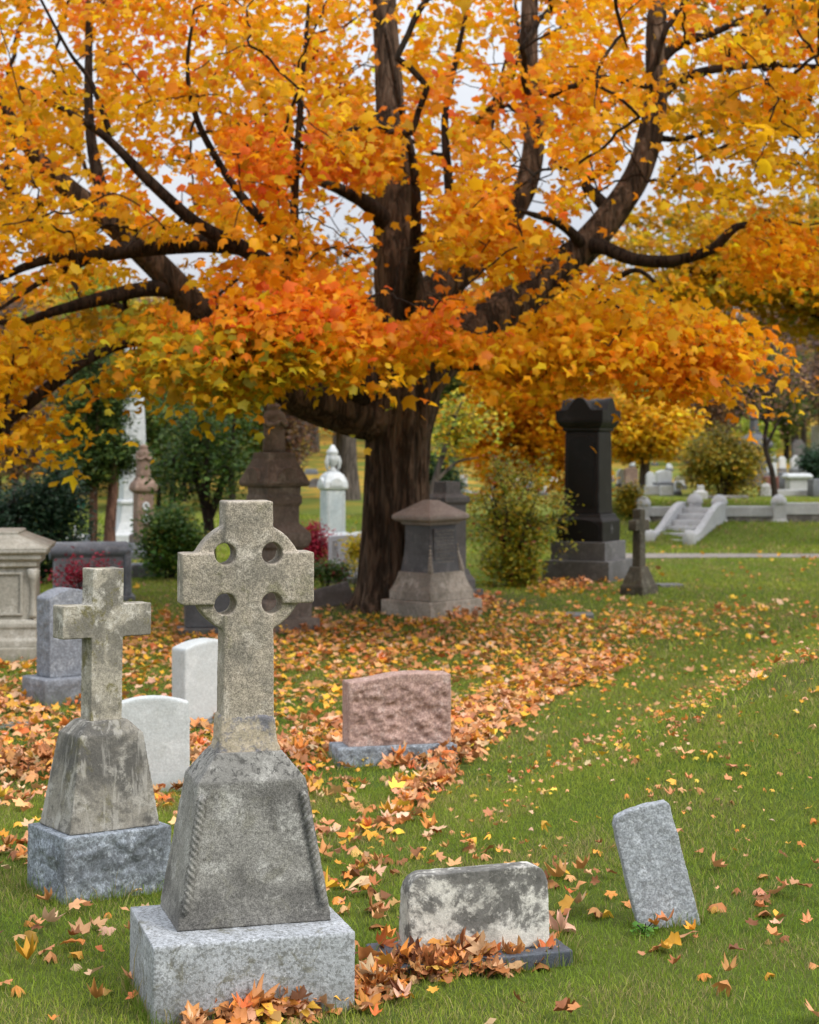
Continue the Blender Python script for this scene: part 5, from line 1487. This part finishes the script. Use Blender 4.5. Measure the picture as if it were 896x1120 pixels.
plant('dark_shrub', 'dark green shrub at the right edge behind the white table tomb', 'shrub', g, blob(70, (.1, 0, .65), (.42, .4, .65), 36), 60, (.12, .12, .1), .09, DKGRN, stem_fan(5, 1., .03, .3, 15), M_FOL, B_DARK, seed=25)
g = onY(843, 49.5)
plant('thin_tree', 'thin leaning bare-branched tree with sparse purplish leaves by the table tomb', 'tree', g, blob(95, (.25, 0, 3.1), (1.3, 1., 1.3), 37, .2), 12, (.22, .22, .2), .09, PURP,
      [[(.12, 0, -.1, .09), (.05, 0, .6, .075), (-.15, 0, 1.4, .06), (-.05, 0, 2.2, .05), (.2, .1, 3.4, .02)], [(-.14, 0, 1.3, .05), (.2, 0, 2., .035), (.7, 0, 3., .02)], [(-.1, 0, 1.9, .04), (-.5, 0, 2.6, .03), (-.7, 0, 3.4, .015)]], M_FOL, B_DARK, twig=.007, seed=26, crown='crown', stem='trunk')
# golden trees beyond the black monument
g = onY(560, 45)
plant('golden_maple', 'golden-orange maple hanging low behind the black monument', 'tree', g, blob(230, (.3, .4, 2.2), (2.2, 1.5, 1.9), 41, .3, -.9) + blob(120, (.6, .4, 4.4), (2.4, 1.8, 1.4), 42, .3), 58, (.26, .26, .14), .135, GOLD,
      [[(-.3, 1.2, -.1, .2), (-.2, 1.2, 1., .17), (0, 1., 2.4, .13), (.3, .6, 4.6, .05)], [(-.1, 1.1, 1.6, .1), (1., .6, 2.6, .07), (1.8, .4, 3.6, .03)], [(-.1, 1.1, 1.4, .1), (-1., .6, 2.2, .07), (-1.8, .4, 3., .03)]], M_LEAF, B_DARK, tmpl=T_MAP, seed=27, crown='crown', stem='trunk')
g = onY(705, 54)
plant('golden_tree', 'small golden-yellow tree with grey trunk right of the black monument', 'tree', g, blob(130, (0, 0, 1.75), (1.5, 1.1, .95), 43, .3), 60, (.24, .24, .13), .14, [(3, (.84, .42, .015)), (3, (.72, .46, .02)), (1, (.5, .4, .03))],
      [[(0, 0, -.1, .19), (0, 0, .5, .15), (.05, 0, 1.2, .10), (.1, 0, 2.2, .04)], [(0, 0, .8, .09), (-.7, 0, 1.6, .05)], [(.03, 0, .9, .09), (.8, 0, 1.7, .04)]], M_LEAF, B_GREY, tmpl=T_MAP, seed=28, crown='crown', stem='trunk')
g = onY(380, 56)
plant('grey_trunk_tree', 'tall tree with thick grey-brown trunk and yellow crown behind the marble pillar', 'tree', g, blob(150, (-1., .5, 4.6), (3.2, 2., 1.6), 44, .3, -.8) + blob(60, (-1.6, 0, 2.7), (1.7, 1., .7), 45, .2), 60, (.30, .30, .16), .16, GOLD,
      [[(.05, 0, -.2, .42), (0, 0, .8, .33), (-.05, 0, 2.2, .29), (-.2, 0, 4., .22), (-.5, 0, 6., .08)], [(-.1, 0, 2.6, .15), (-1.2, 0, 3.6, .09), (-2.4, 0, 4.4, .03)]], M_LEAF, B_GREY, tmpl=T_MAP, seed=29, crown='crown', stem='trunk')
# big olive-gold maple at the right, its trunk outside the picture
g = onY(1010, 41)
plant('olive_maple', 'olive-gold maple reaching in from the right above the terrace', 'tree', g, blob(360, (-2.6, 0, 6.2), (4.9, 2.6, 1.55), 46, .2) + blob(90, (1., 0, 7.), (3., 2.5, 1.6), 47, .3), 60, (.36, .36, .13), .15, [(4, (.58, .33, .012)), (3, (.46, .31, .016)), (2.2, (.70, .33, .011)), (1, (.30, .29, .025))],
      [[(0, 0, -.2, .4), (0, 0, 1.5, .32), (-.3, 0, 3.2, .27), (-.4, 0, 6., .12)], [(-.2, 0, 2.8, .18), (-2., 0, 4.9, .13), (-4.4, -.2, 5.9, .08), (-6.6, -.3, 6.3, .03)], [(-.3, 0, 3.4, .15), (-1.6, -.8, 5.6, .10), (-3.6, -1., 6.6, .04)]], M_LEAF, B_MAPLE, tmpl=T_MAP, seed=30, crown='crown', stem='trunk')
# two slim saplings beside the maple
g = onY(476, 39)
plant('sapling', 'leaning grey sapling just right of the maple trunk with yellow-green leaves', 'tree', g, blob(34, (.55, .2, 2.6), (.7, .5, .8), 48, .1), 36, (.2, .2, .14), .11, [(2, (.55, .48, .03)), (2, (.20, .26, .03)), (1, (.7, .4, .02))],
      [[(-.25, 0, -.1, .09), (-.15, 0, .9, .08), (.05, 0, 1.7, .065), (.35, 0, 2.6, .04), (.6, 0, 3.3, .02)], [(.0, 0, 1.5, .05), (.45, .1, 1.9, .03), (.9, .1, 2., .015)]], M_FOL, B_GREY, seed=31, crown='crown', stem='trunk')
g = onY(480, 52)
plant('dark_shrub', 'dark green shrub beyond the stele, right of the maple trunk', 'shrub', g, blob(70, (0, 0, .8), (.62, .5, .85), 49), 60, (.15, .15, .12), .10, [(3, (.02, .06, .025)), (2, (.05, .10, .03)), (.5, (.3, .3, .03))], stem_fan(5, 1.2, .03, .4, 16), M_FOL, B_DARK, seed=32)
# the wood behind: single trees, by kind
KINDS = {
    'bare': ('bare_tree', 'grey-brown nearly bare tree in the wood behind the graves', BRWN, 10, .16, B_GREY),
    'brown': ('brown_tree', 'russet brown autumn tree in the wood behind the graves', BRWN, 44, .22, B_GREY),
    'gold': ('yellow_tree', 'yellow-gold autumn tree in the wood behind the graves', [(3, (.66, .40, .03)), (2, (.50, .38, .04)), (1, (.7, .3, .02))], 60, .22, B_DARK),
    'lime': ('lime_tree', 'pale yellow-green tree in the wood behind the graves', [(3, (.36, .38, .05)), (2, (.26, .30, .04)), (1, (.50, .44, .05))], 60, .22, B_DARK),
    'green': ('green_tree', 'dull green tree in the wood behind the graves', [(3, (.07, .12, .03)), (2, (.12, .16, .03)), (1, (.24, .22, .04))], 60, .22, B_DARK)}
proto = {}


def wood_tree(kind, px, Y, h, k=0):
    nm, lab, palt, per, lf, bk = KINDS[kind]; g_ = onY(px, Y)
    key = (kind, k % 2)
    if key not in proto:
        r_ = 1.9 if kind != 'bare' else 2.2
        st_ = [[(0, 0, -.6, .20), (.05, 0, 1.6, .16), (.0, 0, 3.4, .12), (.1, 0, 6.6, .03)]]
        for q in range(6):
            a_ = q * 1.05 + k; z0 = 2. + q * .55
            st_.append([(0, 0, z0, .09), (.9 * math.cos(a_), .9 * math.sin(a_), z0 + .8, .05), (1.6 * math.cos(a_), 1.6 * math.sin(a_), z0 + 1.8, .02)])
        o_ = plant(nm, lab, 'tree', g_, blob(120, (0, 0, 4.2), (r_, r_, 2.9), 60 + k * 7 + len(proto), .2), per, (.34, .34, .22), lf, palt, st_, M_LEAF, bk, 'trees of the wood behind the graves', twig=.010, seed=50 + len(proto), crown='crown', stem='trunk', up=.9)
        proto[key] = o_
    else:
        s0 = proto[key]; o_ = s0.copy(); COL.objects.link(o_)
        for ch in s0.children:
            c_ = ch.copy(); COL.objects.link(c_); c_.parent = o_
    o_.location = g_
    s_ = h / 7.; o_.scale = (s_ * random.uniform(.9, 1.15), s_ * random.uniform(.9, 1.15), s_); o_.rotation_euler = (0, 0, random.uniform(0, 6.28))
    return o_


rows = [('bare', 372, 72, 9.5), ('bare', 405, 84, 9), ('bare', 345, 88, 9), ('lime', 105, 74, 8), ('brown', 55, 80, 6.5), ('bare', 20, 76, 7), ('gold', 150, 92, 8), ('green', 200, 84, 7), ('brown', 245, 96, 8), ('gold', 300, 78, 7.5),
        ('bare', -40, 84, 8), ('green', -80, 80, 8), ('brown', -120, 90, 8), ('gold', 340, 100, 8.5), ('gold', 430, 96, 8), ('green', 500, 84, 6.5), ('brown', 530, 92, 8.5), ('gold', 600, 90, 8), ('bare', 620, 100, 9), ('lime', 700, 96, 8),
        ('bare', 760, 80, 7), ('bare', 800, 88, 8), ('brown', 830, 82, 7), ('bare', 870, 84, 8), ('brown', 900, 90, 8), ('bare', 940, 82, 8), ('green', 980, 92, 9), ('gold', 1030, 86, 9), ('brown', 770, 104, 9), ('gold', 850, 108, 8.5), ('lime', 890, 110, 9), ('brown', 20, 108, 9), ('lime', 70, 112, 9),
        ('green', 130, 76, 5.5), ('brown', 180, 110, 9), ('bare', 260, 112, 10), ('green', 860, 74, 4.5), ('bare', 735, 90, 8), ('brown', 660, 88, 7), ('lime', 560, 110, 9), ('brown', 480, 112, 9), ('bare', 85, 70, 6.5), ('gold', 60, 100, 8.5), ('brown', -10, 96, 8.5)]
for q in range(46):
    px_ = rng.uniform(-120, 1000)
    if 300 < px_ < 420 or 470 < px_ < 560: continue
    rows.append((('brown', 'green', 'brown', 'lime', 'bare', 'gold')[q % 6], px_, rng.uniform(66, 86), rng.uniform(3., 4.6)))
for q in range(34):
    px_ = rng.uniform(-220, 312) if q % 3 else rng.uniform(640, 1150)
    rows.append((('green', 'brown', 'green', 'brown', 'lime')[q % 5], px_, rng.uniform(50, 62) if px_ < 320 else rng.uniform(70, 84), rng.uniform(2.8, 4.4)))
for q in range(40):
    px_ = (-1, 1)[q % 2] * rng.uniform(0, 700) + (-120 if q % 2 == 0 else 1000)
    rows.append((('brown', 'gold', 'bare', 'green', 'lime')[q % 5], px_, rng.uniform(60, 112), rng.uniform(5., 9.)))
for q in range(20): rows.append((('brown', 'green', 'bare', 'brown')[q % 4], -110 + q * 21 + rng.uniform(-8, 8), rng.uniform(54, 64), rng.uniform(3., 4.2)) if q < 16 else ('bare', 760 + 40 * (q - 16), 72, 5.))
for i, (kd, px, Y, h) in enumerate(rows): wood_tree(kd, px, Y, h, i)

# the far wood on the hill, one mass
n = 70000
y = rng.uniform(118, 190, n); x = y * rng.uniform(-.75, .75, n)
cell = np.stack([np.floor(x / 5.), np.floor(y / 7.)], 1)
hid = (cell[:, 0] * 73 + cell[:, 1] * 191).astype(int)
hr = np.random.default_rng(2).random(4096)[hid % 4096]; kr = np.random.default_rng(3).integers(0, 4, 4096)[(hid * 7) % 4096]
cxx = (cell[:, 0] + .5) * 5.; cyy = (cell[:, 1] + .5) * 7.
x = cxx + rng.normal(0, 1.6, n); y = cyy + rng.normal(0, 1.8, n)
hh = 4.5 + 3.5 * hr
z = gz(x, y) + hh * (.25 + .75 * rng.beta(2.2, 1.6, n)) * np.exp(-((x - cxx) ** 2 + (y - cyy) ** 2) / 22)
c = np.zeros((n, 3))
for k_, pv in enumerate((BRWN, [(2, (.5, .32, .05)), (1, (.34, .26, .05))], [(2, (.15, .17, .06)), (1, (.24, .22, .06))], [(2, (.20, .15, .12)), (1, (.3, .2, .1))])):
    s_ = kr == k_; c[s_] = pick(pv, int(s_.sum()))
me = leaves_mesh('far_woods', np.stack([x, y, z], 1), rng.normal(0, 1, (n, 3)), rng.uniform(0, 6.28, n), .7 * np.exp(rng.normal(0, .25, n)), c, [oval_template(.8, .1)])
tag(link_mesh('far_woods', me, M_FOL), 'hazy brown and gold autumn wood on the far hillside', 'woods', kind='stuff')

# ------------------------------------------------------------------ sky, sun, camera
W = bpy.data.worlds.new('World'); sc.world = W; W.use_nodes = True
nt = W.node_tree; nt.nodes.clear(); b = NB(nt)
EL, AZ = 44., 122.     # soft light from high behind the camera's right shoulder
sky = b.n('ShaderNodeTexSky', sky_type='NISHITA'); sky.sun_disc = False
sky.sun_elevation = R(EL); sky.sun_rotation = R(AZ); sky.dust_density = 3.; sky.air_density = 1.2
hs = b.n('ShaderNodeHueSaturation'); hs.inputs['Saturation'].default_value = .30; b.link(sky.outputs[0], hs.inputs['Color'])
tc = b.n('ShaderNodeTexCoord'); mp = b.n('ShaderNodeMapping'); mp.inputs['Scale'].default_value = (1, 1, 2.4); b.link(tc.outputs['Generated'], mp.inputs['Vector'])
cn = b.noise(mp.outputs[0], 2.6, 6, .6, .3)
cloud = b.mix(b.ramp(cn, .3, .7), (11.5, 12.2, 13.6), (14.2, 14.5, 15.2))
colr = b.mix(.80, hs.outputs[0], cloud)
sz_ = b.n('ShaderNodeSeparateXYZ'); b.link(tc.outputs['Generated'], sz_.inputs[0])
cie = b.mul(b.mul(b.mul(sz_.outputs[2], 0, 'MAXIMUM'), .70), .30, 'ADD')      # overcast sky: brightest overhead
cb = b.n('ShaderNodeCombineXYZ'); [b.link(cie, cb.inputs[q]) for q in range(3)]
colr = b.mix(1., colr, cb.outputs[0], 'MULTIPLY')
bg = b.n('ShaderNodeBackground'); bg.inputs['Strength'].default_value = .12
b.link(colr, bg.inputs['Color'])
wo = b.n('ShaderNodeOutputWorld'); b.link(bg.outputs[0], wo.inputs[0])
sd = bpy.data.lights.new('sun', 'SUN'); sd.energy = 1.5; sd.angle = R(18); sd.color = (1., .95, .88)
so = bpy.data.objects.new('sun', sd); COL.objects.link(so)
az = R(AZ)
dirv = Vector((math.sin(az) * math.cos(R(EL)), math.cos(az) * math.cos(R(EL)), math.sin(R(EL))))
so.rotation_euler = dirv.to_track_quat('Z', 'Y').to_euler(); so.location = (0, 0, 30)

cd_ = bpy.data.cameras.new('camera'); cam = bpy.data.objects.new('camera', cd_); COL.objects.link(cam); sc.camera = cam
cd_.sensor_fit = 'VERTICAL'; cd_.sensor_height = 36.; cd_.lens = F / 1120 * 36
cam.location = (0, 0, CZ); cam.rotation_euler = (R(90), 0, 0); cd_.shift_y = -(560 - HZ) / 1120
cd_.clip_start = .1; cd_.clip_end = 3000
cd_.dof.use_dof = True; cd_.dof.focus_distance = 7.9; cd_.dof.aperture_fstop = (cd_.lens / 1000) / .0155
sc.view_settings.view_transform = 'Standard'; sc.view_settings.look = 'None'; sc.view_settings.gamma = 1
sc.view_settings.exposure = 0.6
sc.cycles.max_bounces = 8; sc.cycles.transparent_max_bounces = 4; sc.cycles.diffuse_bounces = 4
sc.cycles.use_denoising = True
